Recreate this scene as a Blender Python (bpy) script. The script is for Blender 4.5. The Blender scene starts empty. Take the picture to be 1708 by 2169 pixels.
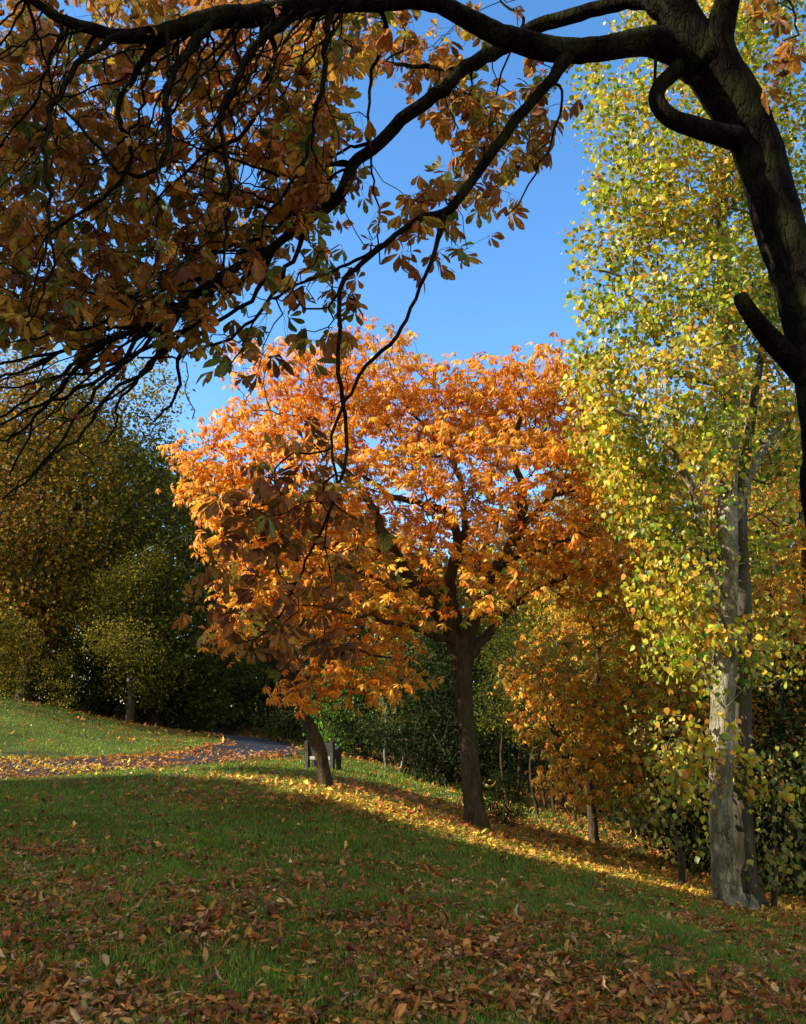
import bpy, math, numpy as np
from mathutils import Vector

rng = np.random.default_rng(11)
C = bpy.context.scene.collection
R = math.radians
# ------------------------------------------------------------------ camera model
F = 1770.0; CU, CV = 854.0, 1084.5; PITCH = R(13.2); CZ = 1.6
def W(u, v, y):
    """a sight line of the camera met at the distance y: gives a real point in metres"""
    a = (u - CU) / F; b = (CV - v) / F
    dy = math.cos(PITCH) - b * math.sin(PITCH); dz = math.sin(PITCH) + b * math.cos(PITCH)
    t = y / dy
    return np.array([a * t, y, CZ + dz * t])
def depth(p): return p[1] * math.cos(PITCH) + (p[2] - CZ) * math.sin(PITCH)
def px(w, p): return w / F * depth(p)          # width in photo pixels -> metres at p
def nrm(a): return a / np.maximum(np.linalg.norm(a, axis=-1, keepdims=True), 1e-9)

# ------------------------------------------------------------------ value noise
_lat = rng.random((64, 64))
def vnoise(x, y, s=1.0, o=0):
    x = np.asarray(x, float) / s + 13.7 + o * 7.3; y = np.asarray(y, float) / s + 5.1 + o * 3.9
    xi = np.floor(x).astype(int); yi = np.floor(y).astype(int); fx = x - xi; fy = y - yi
    fx = fx * fx * (3 - 2 * fx); fy = fy * fy * (3 - 2 * fy)
    a = _lat[xi % 64, yi % 64]; b = _lat[(xi + 1) % 64, yi % 64]; c = _lat[xi % 64, (yi + 1) % 64]; d = _lat[(xi + 1) % 64, (yi + 1) % 64]
    return (a * (1 - fx) + b * fx) * (1 - fy) + (c * (1 - fx) + d * fx) * fy
def sstep(a, b, x):
    t = np.clip((np.asarray(x, float) - a) / (b - a), 0, 1); return t * t * (3 - 2 * t)

# ------------------------------------------------------------------ terrain
_ctrl = [W(*c) for c in [
 (0,2169,4.4),(854,2169,5.0),(1708,2169,5.8),(0,1950,6.4),(854,1950,7.0),(1500,1950,10.2),(0,1800,9.6),(500,1800,10.0),
 (1000,1800,12.1),(0,1700,14.2),(400,1700,14.4),(700,1700,14.4),(0,1655,19),(350,1640,19.5),(690,1665,16.5),(0,1602,23),
 (500,1600,26),(560,1588,28),(510,1560,38),(460,1553,44),(640,1590,31),(690,1628,22.5),(1005,1752,15.5),(900,1690,19),
 (1255,1782,18.5),(1550,1915,12.2),(1708,1960,12),(1080,1700,24),(820,1630,27),(0,1480,33),(100,1498,35),(250,1528,37),
 (400,1552,40),(0,1590,24.5),(0,1530,28.5),(300,1590,26),(300,1560,31),(210,1646,19.3),(467,1612,24)]]
_ctrl += [np.array(c, float) for c in [(-25,40,2.6),(-40,60,3),(0,60,.2),(20,40,-3),(30,20,-4.5),(15,10,-3),(40,60,-5),(-30,10,.4),
 (0,-20,0),(-20,-20,.3),(20,-20,-2.5),(-10,60,1.0),(-250,250,3),(250,250,-6),(250,-200,-6),(-250,-200,1),(0,0,.05),(6,3,-1.2),(-8,3,.2),(6,40,-2),(1,40,-.6)]]
_ctrl = np.array(_ctrl); _cc = 2.5
def _ph(r2): return -np.sqrt(r2 + _cc * _cc)
_n = len(_ctrl)
_A = np.zeros((_n + 3, _n + 3))
_A[:_n, :_n] = _ph(((_ctrl[:, None, :2] - _ctrl[None, :, :2]) ** 2).sum(-1)) + np.eye(_n) * .10
_A[:_n, _n] = 1; _A[:_n, _n + 1:] = _ctrl[:, :2]; _A[_n:, :_n] = _A[:_n, _n:].T
_w = np.linalg.solve(_A, np.concatenate([_ctrl[:, 2], [0, 0, 0]]))
def H(x, y):
    x = np.asarray(x, float); y = np.asarray(y, float); sh = x.shape; x = x.ravel(); y = y.ravel(); out = np.empty(len(x))
    for i in range(0, len(x), 40000):
        a, b = x[i:i+40000], y[i:i+40000]
        out[i:i+40000] = _ph((a[:, None] - _ctrl[:, 0]) ** 2 + (b[:, None] - _ctrl[:, 1]) ** 2) @ _w[:_n] + _w[_n] + a * _w[_n+1] + b * _w[_n+2]
    out += (vnoise(x, y, 1.7) - .5) * .05 + (vnoise(x, y, .5, 2) - .5) * .02
    return out.reshape(sh)
def ground(x, y): return float(H(np.array([x]), np.array([y]))[0])

def catmull(P, n):
    P = np.array(P, float); P = np.vstack([2*P[0]-P[1], P, 2*P[-1]-P[-2]]); out = []
    for i in range(1, len(P) - 2):
        for t in np.arange(n) / n:
            p0, p1, p2, p3 = P[i-1], P[i], P[i+1], P[i+2]
            out.append(.5 * ((2*p1) + (-p0+p2)*t + (2*p0-5*p1+4*p2-p3)*t*t + (-p0+3*p1-3*p2+p3)*t**3))
    out.append(P[-2]); return np.array(out)
PATH = catmull([(-60,14),(-34,17),(-20,18.6),(-9.9,21),(-6.7,23.4),(-5.2,26.2),(-4.9,30),(-6.0,35),(-8.4,41),(-11.5,47),(-14,50)], 10)
def pdist(x, y):
    x = np.asarray(x, float); y = np.asarray(y, float); d = np.full(x.shape, 1e9)
    for i in range(len(PATH) - 1):
        a, b = PATH[i], PATH[i+1]; ab = b - a
        t = np.clip(((x - a[0]) * ab[0] + (y - a[1]) * ab[1]) / (ab @ ab), 0, 1)
        d = np.minimum(d, np.hypot(x - a[0] - t * ab[0], y - a[1] - t * ab[1]))
    return d
PW = 1.55

# ------------------------------------------------------------------ materials
def new_mat(name):
    m = bpy.data.materials.new(name); m.use_nodes = True; nt = m.node_tree; nt.nodes.clear()
    out = nt.nodes.new('ShaderNodeOutputMaterial'); return m, nt, out
def N(nt, t, **k):
    n = nt.nodes.new(t)
    for a, b in k.items():
        if a.startswith('i_'): n.inputs[a[2:]].default_value = b
        else: setattr(n, a, b)
    return n
def ramp(nt, fac, stops):
    r = nt.nodes.new('ShaderNodeValToRGB'); e = r.color_ramp.elements
    while len(e) < len(stops): e.new(.5)
    for i, (p, c) in enumerate(stops): e[i].position = p; e[i].color = (*c, 1)
    nt.links.new(fac, r.inputs['Fac']); return r.outputs['Color']
def mixc(nt, fac, a, b, blend='MIX'):
    n = nt.nodes.new('ShaderNodeMix'); n.data_type = 'RGBA'; n.blend_type = blend
    for s, v in ((n.inputs[0], fac), (n.inputs[6], a), (n.inputs[7], b)):
        if hasattr(v, 'links'): nt.links.new(v, s)
        elif isinstance(v, (int, float)): s.default_value = v
        else: s.default_value = (*v, 1)
    return n.outputs[2]
def leaf_mat(name, trans=.42, rough=.5, spec=.35, spots=0.0, spot_scale=60, hue_var=0.0):
    m, nt, out = new_mat(name); L = nt.links.new
    at = N(nt, 'ShaderNodeAttribute', attribute_name='col'); col = at.outputs['Color']
    geo = N(nt, 'ShaderNodeNewGeometry')
    if hue_var:
        oi = N(nt, 'ShaderNodeObjectInfo')
        mr = N(nt, 'ShaderNodeMapRange'); L(oi.outputs['Random'], mr.inputs[0]); mr.inputs[3].default_value = .5 - hue_var; mr.inputs[4].default_value = .5 + hue_var
        mv = N(nt, 'ShaderNodeMapRange'); L(oi.outputs['Random'], mv.inputs[0]); mv.inputs[3].default_value = 1.15; mv.inputs[4].default_value = .8
        h = N(nt, 'ShaderNodeHueSaturation'); L(col, h.inputs['Color']); L(mr.outputs[0], h.inputs['Hue']); L(mv.outputs[0], h.inputs['Value']); col = h.outputs[0]
    if spots:
        tn = N(nt, 'ShaderNodeTexNoise', i_Scale=spot_scale, i_Detail=3.0); L(geo.outputs['Position'], tn.inputs['Vector'])
        f = ramp(nt, tn.outputs['Fac'], [(.52, (0, 0, 0)), (.66, (spots,) * 3)])
        col = mixc(nt, f, col, (.10, .035, .012))
    pr = N(nt, 'ShaderNodeBsdfPrincipled'); pr.inputs['Roughness'].default_value = rough; pr.inputs['Specular IOR Level'].default_value = spec
    L(col, pr.inputs['Base Color'])
    tr = N(nt, 'ShaderNodeBsdfTranslucent'); L(col, tr.inputs['Color'])
    mx = N(nt, 'ShaderNodeMixShader'); mx.inputs[0].default_value = trans
    L(pr.outputs[0], mx.inputs[1]); L(tr.outputs[0], mx.inputs[2]); L(mx.outputs[0], out.inputs[0]); return m
def bark_mat(name, stops, scale=9, stretch=.22, bump=.6, dist=.03, moss=0.0, flake=0.0, spec=.12):
    m, nt, out = new_mat(name); L = nt.links.new
    tc = N(nt, 'ShaderNodeTexCoord'); mp = N(nt, 'ShaderNodeMapping'); mp.inputs['Scale'].default_value = (1, 1, stretch); L(tc.outputs['Object'], mp.inputs[0])
    n1 = N(nt, 'ShaderNodeTexNoise', i_Scale=scale, i_Detail=8.0, i_Roughness=.65, i_Distortion=.6); L(mp.outputs[0], n1.inputs['Vector'])
    vo = N(nt, 'ShaderNodeTexVoronoi', feature='DISTANCE_TO_EDGE', i_Scale=scale * 1.7); dn = N(nt, 'ShaderNodeTexNoise', i_Scale=scale * .8, i_Detail=5.0); L(mp.outputs[0], dn.inputs['Vector'])
    va = N(nt, 'ShaderNodeVectorMath', operation='MULTIPLY_ADD'); L(dn.outputs['Color'], va.inputs[0]); va.inputs[1].default_value = (.22, .22, .22); L(mp.outputs[0], va.inputs[2]); L(va.outputs[0], vo.inputs['Vector'])
    n2 = N(nt, 'ShaderNodeTexNoise', i_Scale=1.6, i_Detail=3.0); L(tc.outputs['Object'], n2.inputs['Vector'])
    n3 = N(nt, 'ShaderNodeTexNoise', i_Scale=scale * 9, i_Detail=4.0); L(tc.outputs['Object'], n3.inputs['Vector'])
    col = ramp(nt, n1.outputs['Fac'], stops)
    crack = ramp(nt, vo.outputs['Distance'], [(0, (.45, .42, .4)), (.12, (1, 1, 1))])
    col = mixc(nt, .45, col, crack, 'MULTIPLY')
    if flake:
        f = ramp(nt, n2.outputs['Fac'], [(.45, (0, 0, 0)), (.62, (flake,) * 3)]); col = mixc(nt, f, col, (.36, .33, .25))
    if moss:
        n4 = N(nt, 'ShaderNodeTexNoise', i_Scale=3.2, i_Detail=6.0); L(tc.outputs['Object'], n4.inputs['Vector'])
        f = ramp(nt, n4.outputs['Fac'], [(.48, (0, 0, 0)), (.62, (moss,) * 3)]); col = mixc(nt, f, col, (.05, .065, .015))
    pr = N(nt, 'ShaderNodeBsdfPrincipled'); pr.inputs['Roughness'].default_value = .95; pr.inputs['Specular IOR Level'].default_value = spec
    L(col, pr.inputs['Base Color'])
    add = N(nt, 'ShaderNodeMath', operation='ADD'); L(n1.outputs['Fac'], add.inputs[0])
    mu = N(nt, 'ShaderNodeMath', operation='MULTIPLY'); mu.inputs[1].default_value = .35; L(n3.outputs['Fac'], mu.inputs[0]); 
    vm = N(nt, 'ShaderNodeMath', operation='MINIMUM'); vm.inputs[1].default_value = .15; L(vo.outputs['Distance'], vm.inputs[0])
    ad2 = N(nt, 'ShaderNodeMath', operation='MULTIPLY_ADD'); L(vm.outputs[0], ad2.inputs[0]); ad2.inputs[1].default_value = 3.0; L(mu.outputs[0], ad2.inputs[2])
    L(ad2.outputs[0], add.inputs[1])
    bp = N(nt, 'ShaderNodeBump', i_Strength=bump, i_Distance=dist); L(add.outputs[0], bp.inputs['Height']); L(bp.outputs[0], pr.inputs['Normal'])
    L(pr.outputs[0], out.inputs[0]); return m

M = {}
M['leaf_near'] = leaf_mat('near chestnut leaf', .45, .55, .3, spots=.7, spot_scale=38)
M['leaf'] = leaf_mat('autumn leaf', .42, .5, .35)
M['lime_leaf'] = leaf_mat('lime leaf', .45, .42, .4)
M['wood_leaf'] = leaf_mat('woodland leaf', .35, .8, .05, hue_var=.018)
M['litter'] = leaf_mat('fallen leaf', .15, .6, .3, spots=.55, spot_scale=45)
M['grass'] = leaf_mat('grass blade', .4, .4, .4)
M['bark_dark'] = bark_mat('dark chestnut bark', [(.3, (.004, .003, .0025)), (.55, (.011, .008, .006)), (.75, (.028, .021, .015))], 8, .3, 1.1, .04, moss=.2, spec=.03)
M['bark_brown'] = bark_mat('brown chestnut bark', [(.3, (.03, .021, .012)), (.55, (.08, .056, .033)), (.75, (.15, .108, .064))], 9, .3, .8, .025, moss=.35)
M['bark_grey'] = bark_mat('pale lime bark', [(.34, (.06, .047, .025)), (.5, (.22, .185, .10)), (.66, (.46, .41, .25))], 9, .4, 1.0, .035, flake=.8, moss=.55)
M['bark_wood'] = bark_mat('woodland bark', [(.3, (.03, .024, .017)), (.55, (.075, .06, .042)), (.75, (.13, .11, .08))], 6, .2, .5, .03, moss=.5)
M['bark_silver'] = bark_mat('silver bark', [(.3, (.1, .095, .08)), (.55, (.22, .21, .18)), (.75, (.35, .34, .3))], 7, .5, .4, .02)

# ------------------------------------------------------------------ mesh building
def mk(name, V, tris=None, quads=None, mat=None, col=None, parent=None, smooth=True, loc=None):
    V = np.asarray(V, np.float32)
    if loc is not None: V = V - np.asarray(loc, np.float32)
    tris = np.zeros((0, 3), np.int32) if tris is None else np.asarray(tris, np.int32).reshape(-1, 3)
    quads = np.zeros((0, 4), np.int32) if quads is None else np.asarray(quads, np.int32).reshape(-1, 4)
    me = bpy.data.meshes.new(name)
    me.vertices.add(len(V)); me.vertices.foreach_set('co', V.ravel())
    loops = np.concatenate([tris.ravel(), quads.ravel()]); me.loops.add(len(loops)); me.loops.foreach_set('vertex_index', loops)
    tot = np.concatenate([np.full(len(tris), 3, np.int32), np.full(len(quads), 4, np.int32)])
    st = np.concatenate([[0], np.cumsum(tot)[:-1]]).astype(np.int32)
    me.polygons.add(len(tot)); me.polygons.foreach_set('loop_start', st)
    try: me.polygons.foreach_set('loop_total', tot)
    except Exception: pass
    me.polygons.foreach_set('use_smooth', np.full(len(tot), smooth))
    if col is not None:
        a = me.attributes.new('col', 'FLOAT_COLOR', 'POINT'); cc = np.ones((len(V), 4), np.float32); cc[:, :3] = col; a.data.foreach_set('color', cc.ravel())
    me.update(calc_edges=True); me.validate()
    if mat: me.materials.append(mat)
    o = bpy.data.objects.new(name, me); C.objects.link(o)
    if parent is not None: o.parent = parent
    return o
def tag(o, label=None, cat=None, group=None, kind=None):
    if label: o['label'] = label
    if cat: o['category'] = cat
    if group: o['group'] = group
    if kind: o['kind'] = kind
    return o
def empty(name, loc):
    o = bpy.data.objects.new(name, None); C.objects.link(o); o.location = loc; o.empty_display_size = .3; return o

class Leaves:
    """collects leaflets: position, direction along the leaflet, normal, length, width, bend, fold, colour"""
    def __init__(s): s.a = []
    def add(s, P, D, Nn, L, Wd, bend, fold, col):
        n = len(P); f = lambda q: np.broadcast_to(np.asarray(q, float), (n,)).copy()
        s.a.append((np.asarray(P, float), nrm(np.asarray(D, float)), np.asarray(Nn, float), f(L), f(Wd), f(bend), f(fold), np.broadcast_to(np.asarray(col, float), (n, 3)).copy()))
    def n(s): return sum(len(a[0]) for a in s.a)
    def arrays(s): return [np.concatenate([a[i] for a in s.a]) for i in range(8)]
    def build(s, name, mat, parent=None, lod=1, edge=None, loc=None, heart=False, crumple=0.0):
        P, D, Nn, L, Wd, bend, fold, col = s.arrays(); n = len(P)
        S = nrm(np.cross(D, Nn)); Nn = nrm(np.cross(S, D))
        if lod == 0:
            T = [(0, 0, 0)]; 
            if heart: sts = [(.12, .75), (.45, 1.0), (.78, .55)]
            elif crumple: sts = [(.25, .62), (.52, 1.0), (.78, .66)]
            else: sts = [(.33, .50), (.62, 1.0), (.84, .78)]
            for t, w in sts: T += [(t, -w, 1), (t, 0, 0), (t, w, 1)]
            T += [(1, 0, 0)]
            tri = [(0, 2, 1), (0, 3, 2), (7, 8, 10), (8, 9, 10)]; qd = [(1, 2, 5, 4), (2, 3, 6, 5), (4, 5, 8, 7), (5, 6, 9, 8)]
        elif lod == 1:
            w0 = .45 if heart else .6
            T = [(0, 0, 0), (w0, -1, 1), (w0, 0, 0), (w0, 1, 1), (1, 0, 0)]
            tri = [(0, 2, 1), (0, 3, 2), (1, 2, 4), (2, 3, 4)]; qd = []
        else:
            T = [(0, 0, 0), (.5, -1, 1), (1, 0, 0), (.5, 1, 1)]; tri = []; qd = [(0, 3, 2, 1)]
        T = np.array(T, float); k = len(T); t = T[:, 0][None, :]; w = T[:, 1][None, :]
        along = t * L[:, None]; across = w * Wd[:, None] / 2
        up = -bend[:, None] * L[:, None] * t * t + fold[:, None] * np.abs(across)
        if lod == 0: up = up + Wd[:, None] * .10 * (rng.random((n, k)) - .5)
        V = P[:, None, :] + D[:, None, :] * along[..., None] + S[:, None, :] * across[..., None] + Nn[:, None, :] * up[..., None]
        if crumple: V = V + rng.normal(0, crumple, V.shape) * L[:, None, None] * np.array([1, 1, .8])
        cc = np.repeat(col[:, None, :], k, 1)
        if edge is not None:
            e = (T[:, 2] > 0) | (T[:, 0] > .95); f = (rng.random((n, 1, 1)) * .9) * e[None, :, None]
            cc = cc * (1 - f) + np.array(edge)[None, None, :] * f
        off = (np.arange(n) * k)[:, None, None]
        tris = (np.array(tri)[None] + off).reshape(-1, 3) if tri else None
        quads = (np.array(qd)[None] + off).reshape(-1, 4) if qd else None
        return mk(name, V.reshape(-1, 3), tris, quads, mat, cc.reshape(-1, 3), parent, smooth=(lod == 0), loc=loc)

def palette(cols, n, wts=None, jit=.18):
    cols = np.array(cols, float); wts = None if wts is None else np.array(wts, float) / np.sum(wts)
    c = cols[rng.choice(len(cols), n, p=wts)]
    return c * np.exp(rng.normal(0, jit, (n, 1))) * np.exp(rng.normal(0, jit * .35, (n, 3)))

def chestnut(Lv, P, Nn, size, cols, droop=.45, nl=(5, 7), bend=.25, fold=.3, face=None):
    """palmate leaves: five to seven leaflets fanned about each hub"""
    n = len(P); Nn = nrm(Nn); r = rng.normal(size=(n, 3)); 
    if face is not None: r = r * .6 + face
    A = nrm(r - (r * Nn).sum(1)[:, None] * Nn); B = np.cross(Nn, A)
    size = np.broadcast_to(size, (n,)); cnt = rng.integers(nl[0], nl[1] + 1, n)
    dr = droop * (.5 + rng.random(n))
    for k in range(7):
        i = np.where(cnt > k)[0]
        if not len(i): continue
        span = R(255); ang = (k - (cnt[i] - 1) / 2) / (cnt[i] - 1) * span + rng.normal(0, .08, len(i))
        rad = A[i] * np.cos(ang)[:, None] + B[i] * np.sin(ang)[:, None]
        d = dr[i] + rng.normal(0, .12, len(i))
        D = rad * np.cos(d)[:, None] - Nn[i] * np.sin(d)[:, None]
        NN = Nn[i] * np.cos(d)[:, None] + rad * np.sin(d)[:, None] + rng.normal(0, .22, (len(i), 3))
        Lg = size[i] * (1 - .42 * np.abs(ang) / (span / 2)) * (.9 + .2 * rng.random(len(i)))
        Lv.add(P[i] + D * .012, D, NN, Lg, Lg * (.36 + .1 * rng.random(len(i))), bend * (.4 + rng.random(len(i))), fold * rng.random(len(i)),
               cols[i] * np.exp(rng.normal(0, .07, (len(i), 1))))

# ------------------------------------------------------------------ branching
def tube(V, Q, pts, rad, sides, lump=0.0, cap=False):
    pts = np.asarray(pts, float); n = len(pts); T = nrm(np.gradient(pts, axis=0))
    nn = np.cross(T[0], [0.3, .9, .2]); nn /= np.linalg.norm(nn) + 1e-9
    base = sum(len(v) for v in V); ang = np.arange(sides) / sides * 2 * math.pi; ca = np.cos(ang)[:, None]; sa = np.sin(ang)[:, None]
    rows = []
    ph = rng.random(3) * 6.28
    for i in range(n):
        nn = nn - T[i] * (nn @ T[i]); nn /= np.linalg.norm(nn) + 1e-9; b = np.cross(T[i], nn)
        r = rad[i]
        if lump: r = r * (1 + lump * (np.sin(3 * ang + ph[0] + i * .23) * .5 + np.sin(5 * ang + ph[1] - i * .31) * .35 + np.sin(2 * ang + ph[2] + i * .9) * .25))[:, None] * (1 + rng.normal(0, lump * .25, (sides, 1)))
        rows.append(pts[i] + (nn * ca + b * sa) * r)
    V.append(np.concatenate(rows))
    a = np.arange(n - 1)[:, None] * sides + np.arange(sides)[None]; b2 = np.arange(n - 1)[:, None] * sides + (np.arange(sides)[None] + 1) % sides
    Q.append(base + np.stack([a, b2, b2 + sides, a + sides], -1).reshape(-1, 4))
    if cap:                      # close the end
        V.append(pts[-1][None] + T[-1] * rad[-1] * .15); c = base + n * sides; l = base + (n - 1) * sides
        Q.append(np.array([[l + j, l + (j + 1) % sides, c, c] for j in range(sides)]))

class Skel:
    def __init__(s, cap=60000): s.P = np.zeros((cap, 3)); s.par = np.full(cap, -1); s.L = np.zeros(cap); s.rf = np.zeros(cap); s.n = 0
    def node(s, p, par=-1, r=0):
        i = s.n; s.P[i] = p; s.par[i] = par; s.rf[i] = r; s.L[i] = 0 if par < 0 else s.L[par] + np.linalg.norm(s.P[i] - s.P[par]); s.n += 1; return i
    def limb(s, pts, rad, par=-1, step=.25, wob=.0):
        """hand placed limb through pts (smoothed)"""
        pts = np.asarray(pts, float); rad = np.asarray(rad, float)
        seg = max(2, int(np.ceil(np.linalg.norm(np.diff(pts, axis=0), axis=1).mean() / step)))
        c = catmull(np.column_stack([pts, rad]), seg); ids = []
        for j, q in enumerate(c):
            p = q[:3] + (rng.normal(0, wob, 3) if j else 0)
            if j == 0 and par >= 0: ids.append(par); continue
            par = s.node(p, par, max(q[3], .002)); ids.append(par)
        return ids
    def near(s, p): return int(np.argmin(((s.P[:s.n] - np.asarray(p)) ** 2).sum(1)))
    def reach(s, A, step=.3, wl=.25, wander=.08, rise=.1, sag=0.0, start=0):
        """grow a branch to every target of A; returns the tip nodes and their directions"""
        tips = []
        for a in A:
            d = np.linalg.norm(s.P[start:s.n] - a, axis=1); i = start + int(np.argmin(d + wl * s.L[start:s.n])); p = s.P[i]; D = np.linalg.norm(a - p)
            if D < 1e-4: tips.append(i); continue
            pp = s.par[i]; dirp = nrm(p - s.P[pp]) if pp >= 0 else np.array([0, 0, 1.]); c = p + dirp * D * .3 + (a - p) * .3 + np.array([0, 0, rise * D])
            k = max(2, int(np.ceil(D / step))); j = i
            for t in (np.arange(k) + 1) / k:
                q = (1 - t) ** 2 * p + 2 * t * (1 - t) * c + t * t * a + np.array([0, 0, -sag * D * math.sin(math.pi * t)])
                if t < 1: q = q + rng.normal(0, wander * step, 3)
                j = s.node(q, j)
            tips.append(j)
        tips = np.array(tips); dirs = nrm(s.P[tips] - s.P[np.maximum(s.par[tips], 0)] + 1e-6); return tips, dirs
    def mesh(s, tip_r=.006, gam=.45, sides=(4, 6, 10, 20), lump=.0, rmax=None):
        n = s.n; cnt = np.zeros(n); ch = [[] for _ in range(n)]
        for i in range(n - 1, -1, -1):
            if not ch[i]: cnt[i] = 1
            if s.par[i] >= 0: cnt[s.par[i]] += cnt[i]; ch[s.par[i]].append(i)
        r = tip_r * cnt ** gam
        if rmax: r = np.minimum(r, rmax)
        f = s.rf[:n] > 0; r[f] = s.rf[:n][f]
        for i in range(n):
            if s.par[i] >= 0 and not f[i]: r[i] = min(r[i], r[s.par[i]] * .92)
        V, Q = [], []; starts = [(i, -1) for i in range(n) if s.par[i] < 0]
        while starts:
            i, p = starts.pop(); pts, rr = ([s.P[p]], [min(r[i] * 1.15, r[p])]) if p >= 0 else ([], [])
            while True:
                pts.append(s.P[i]); rr.append(r[i])
                if not ch[i]: break
                c = sorted(ch[i], key=lambda k: -(cnt[k] + (1e6 if f[k] else 0) * (r[k])))
                starts += [(k, i) for k in c[1:]]; i = c[0]
            if len(pts) < 2: continue
            m = max(rr); sd = sides[0] if m < .012 else sides[1] if m < .035 else sides[2] if m < .1 else sides[3]
            tube(V, Q, pts, rr, sd, lump if m > .03 else 0, cap=m > .02)
        return np.concatenate(V), np.concatenate(Q), r
def quad_obj(name, V, Q, mat, parent=None, loc=None):
    Q = np.asarray(Q); deg = Q[:, 2] == Q[:, 3]
    return mk(name, V, Q[deg][:, :3] if deg.any() else None, Q[~deg], mat, None, parent, loc=loc)
def bark_obj(name, sk, mat, parent, loc, **k):
    V, Q, r = sk.mesh(**k); return quad_obj(name, V, Q, mat, parent, loc)

def ell(lobes, n, shell=2.0, flat=None):
    """points spread through a set of lobes (u, v, distance, ru, rv, ry)"""
    vol = np.array([l[3] * l[4] * l[5] for l in lobes]) ** .75; pick = rng.choice(len(lobes), n, p=vol / vol.sum()); out = []
    for k in pick:
        u, v, y, ru, rv, ry = lobes[k][:6]; c = W(u, v, y); d = nrm(rng.normal(size=3)) * rng.random() ** (1 / 3 / shell * 1.5)
        out.append(c + d * np.array([px(ru, c), ry, px(rv, c)]))
    return np.array(out)
def spread(P, dmin):
    keep = []
    for p in P:
        if not keep or (((np.array(keep) - p) ** 2).sum(1) > dmin * dmin).all(): keep.append(p)
    return np.array(keep)
def order(P, c): return P[np.argsort(np.linalg.norm(P - c, axis=1))]
UP = np.array([0, 0, 1.])

# ================================================================== ground
def axis(lo, hi, a, b, st):
    mid = np.arange(a, b, st); l = a - np.geomspace(st, a - lo, 22)[::-1]; h = b - st + np.geomspace(st, hi - b, 22); return np.concatenate([l, mid, h])
gx = axis(-300, 300, -24, 16, .22); gy = axis(-250, 350, 2.5, 48, .22)
X, Y = np.meshgrid(gx, gy); Z = H(X, Y); nx, ny = len(gx), len(gy)
idx = np.arange(nx * ny).reshape(ny, nx)
Qd = np.stack([idx[:-1, :-1], idx[:-1, 1:], idx[1:, 1:], idx[1:, :-1]], -1).reshape(-1, 4)

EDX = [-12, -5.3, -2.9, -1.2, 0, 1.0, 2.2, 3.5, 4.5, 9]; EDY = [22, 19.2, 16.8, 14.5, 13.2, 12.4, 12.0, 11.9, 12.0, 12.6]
def litter_density(x, y):
    """share of ground under fallen leaves"""
    pd = pdist(x, y)
    n1 = vnoise(x, y, 1.1); n2 = vnoise(x, y, .45, 1); n3 = vnoise(x, y, 3.0, 3)
    fg = (1 - sstep(5.4, 9.8, y + .05 * x + (n3 - .5) * 3.0)) * (.12 + 1.6 * n1) * (.35 + n2)
    mid = .13 * (.1 + 1.6 * n1 ** 2 + n2 * .4) + .16 * sstep(-1, 4, x) * (.3 + n1)
    main = np.exp(-(((x - 1.6) / 5.2) ** 2 + ((y - 16.6) / 3.3) ** 2) ** 1.5) * .95
    young = np.exp(-(((x + 1.9) / 3.4) ** 2 + ((y - 16.8) / 3.0) ** 2) ** 1.5) * .6
    sunstrip_l = sstep(-6, 0, x) * np.exp(-((y - np.interp(x, EDX, EDY) - .7) / .75) ** 2) * (.35 + .35 * sstep(-3, 3, x))  # extra leaves along the sunlit strip, to make it read brighter
    rs = sstep(2.5, 5, x) * sstep(10, 12, y) * .8
    d = np.clip(np.maximum.reduce([fg, mid, main, young, rs]) + sunstrip_l, 0, 1)
    onp = pd < PW
    pl = sstep(-4.5, -8, x) * (1 - sstep(30, 34, y)) * .62 * (.4 + n1) + .14 * n2 + .75 * sstep(PW - .75, PW, pd) + sstep(23.5, 25.0, y) * (1 - sstep(26.5, 28.5, y)) * .3 - sstep(28, 30, y) * .12
    d = np.where(onp, np.clip(pl, 0, 1), d)
    verge = (pd >= PW) & (pd < PW + 1.1); d = np.where(verge, np.maximum(d, .55 * (1 - (pd - PW) / 1.1) * (.4 + n1)) + 0 * d, d)
    farb = (y > 23) & (pd > PW) & (x < -5); d = np.where(farb, np.maximum(d * .3, .5 * np.exp(-((y - 30 - (-.55) * (x + 9)) / 2.2) ** 2) * (.3 + n1)), d)
    wood = (sstep(26, 30, y - .35 * np.minimum(x, 6) * 0 - np.clip(-x * .5, 0, 12)) * .9); d = np.maximum(d, wood * (.5 + .5 * n1) * (pd > PW + .3))
    d = np.maximum(d, sstep(5.3, 7.0, x) * .8 * sstep(8, 10, y))
    return np.clip(d, 0, 1)
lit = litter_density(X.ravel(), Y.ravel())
soil = np.exp(-(((X + 10.6) / 1.5) ** 2 + ((Y - 24.0) / .55) ** 2)).ravel() * 1.3 * (.4 + vnoise(X.ravel(), Y.ravel(), .4, 5))
soil = np.clip(soil + sstep(28, 34, Y.ravel() + X.ravel() * .5) * .7 * (X.ravel() > -4), 0, 1)
m, nt, out = new_mat('lawn'); L = nt.links.new
at = N(nt, 'ShaderNodeAttribute', attribute_name='col'); sp = N(nt, 'ShaderNodeSeparateColor'); L(at.outputs['Color'], sp.inputs[0])
geo = N(nt, 'ShaderNodeNewGeometry')
t1 = N(nt, 'ShaderNodeTexNoise', i_Scale=1.2, i_Detail=6.0); L(geo.outputs['Position'], t1.inputs['Vector'])
t2 = N(nt, 'ShaderNodeTexNoise', i_Scale=38.0, i_Detail=5.0); L(geo.outputs['Position'], t2.inputs['Vector'])
vr = N(nt, 'ShaderNodeTexVoronoi', i_Scale=11.0); L(geo.outputs['Position'], vr.inputs['Vector'])
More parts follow.
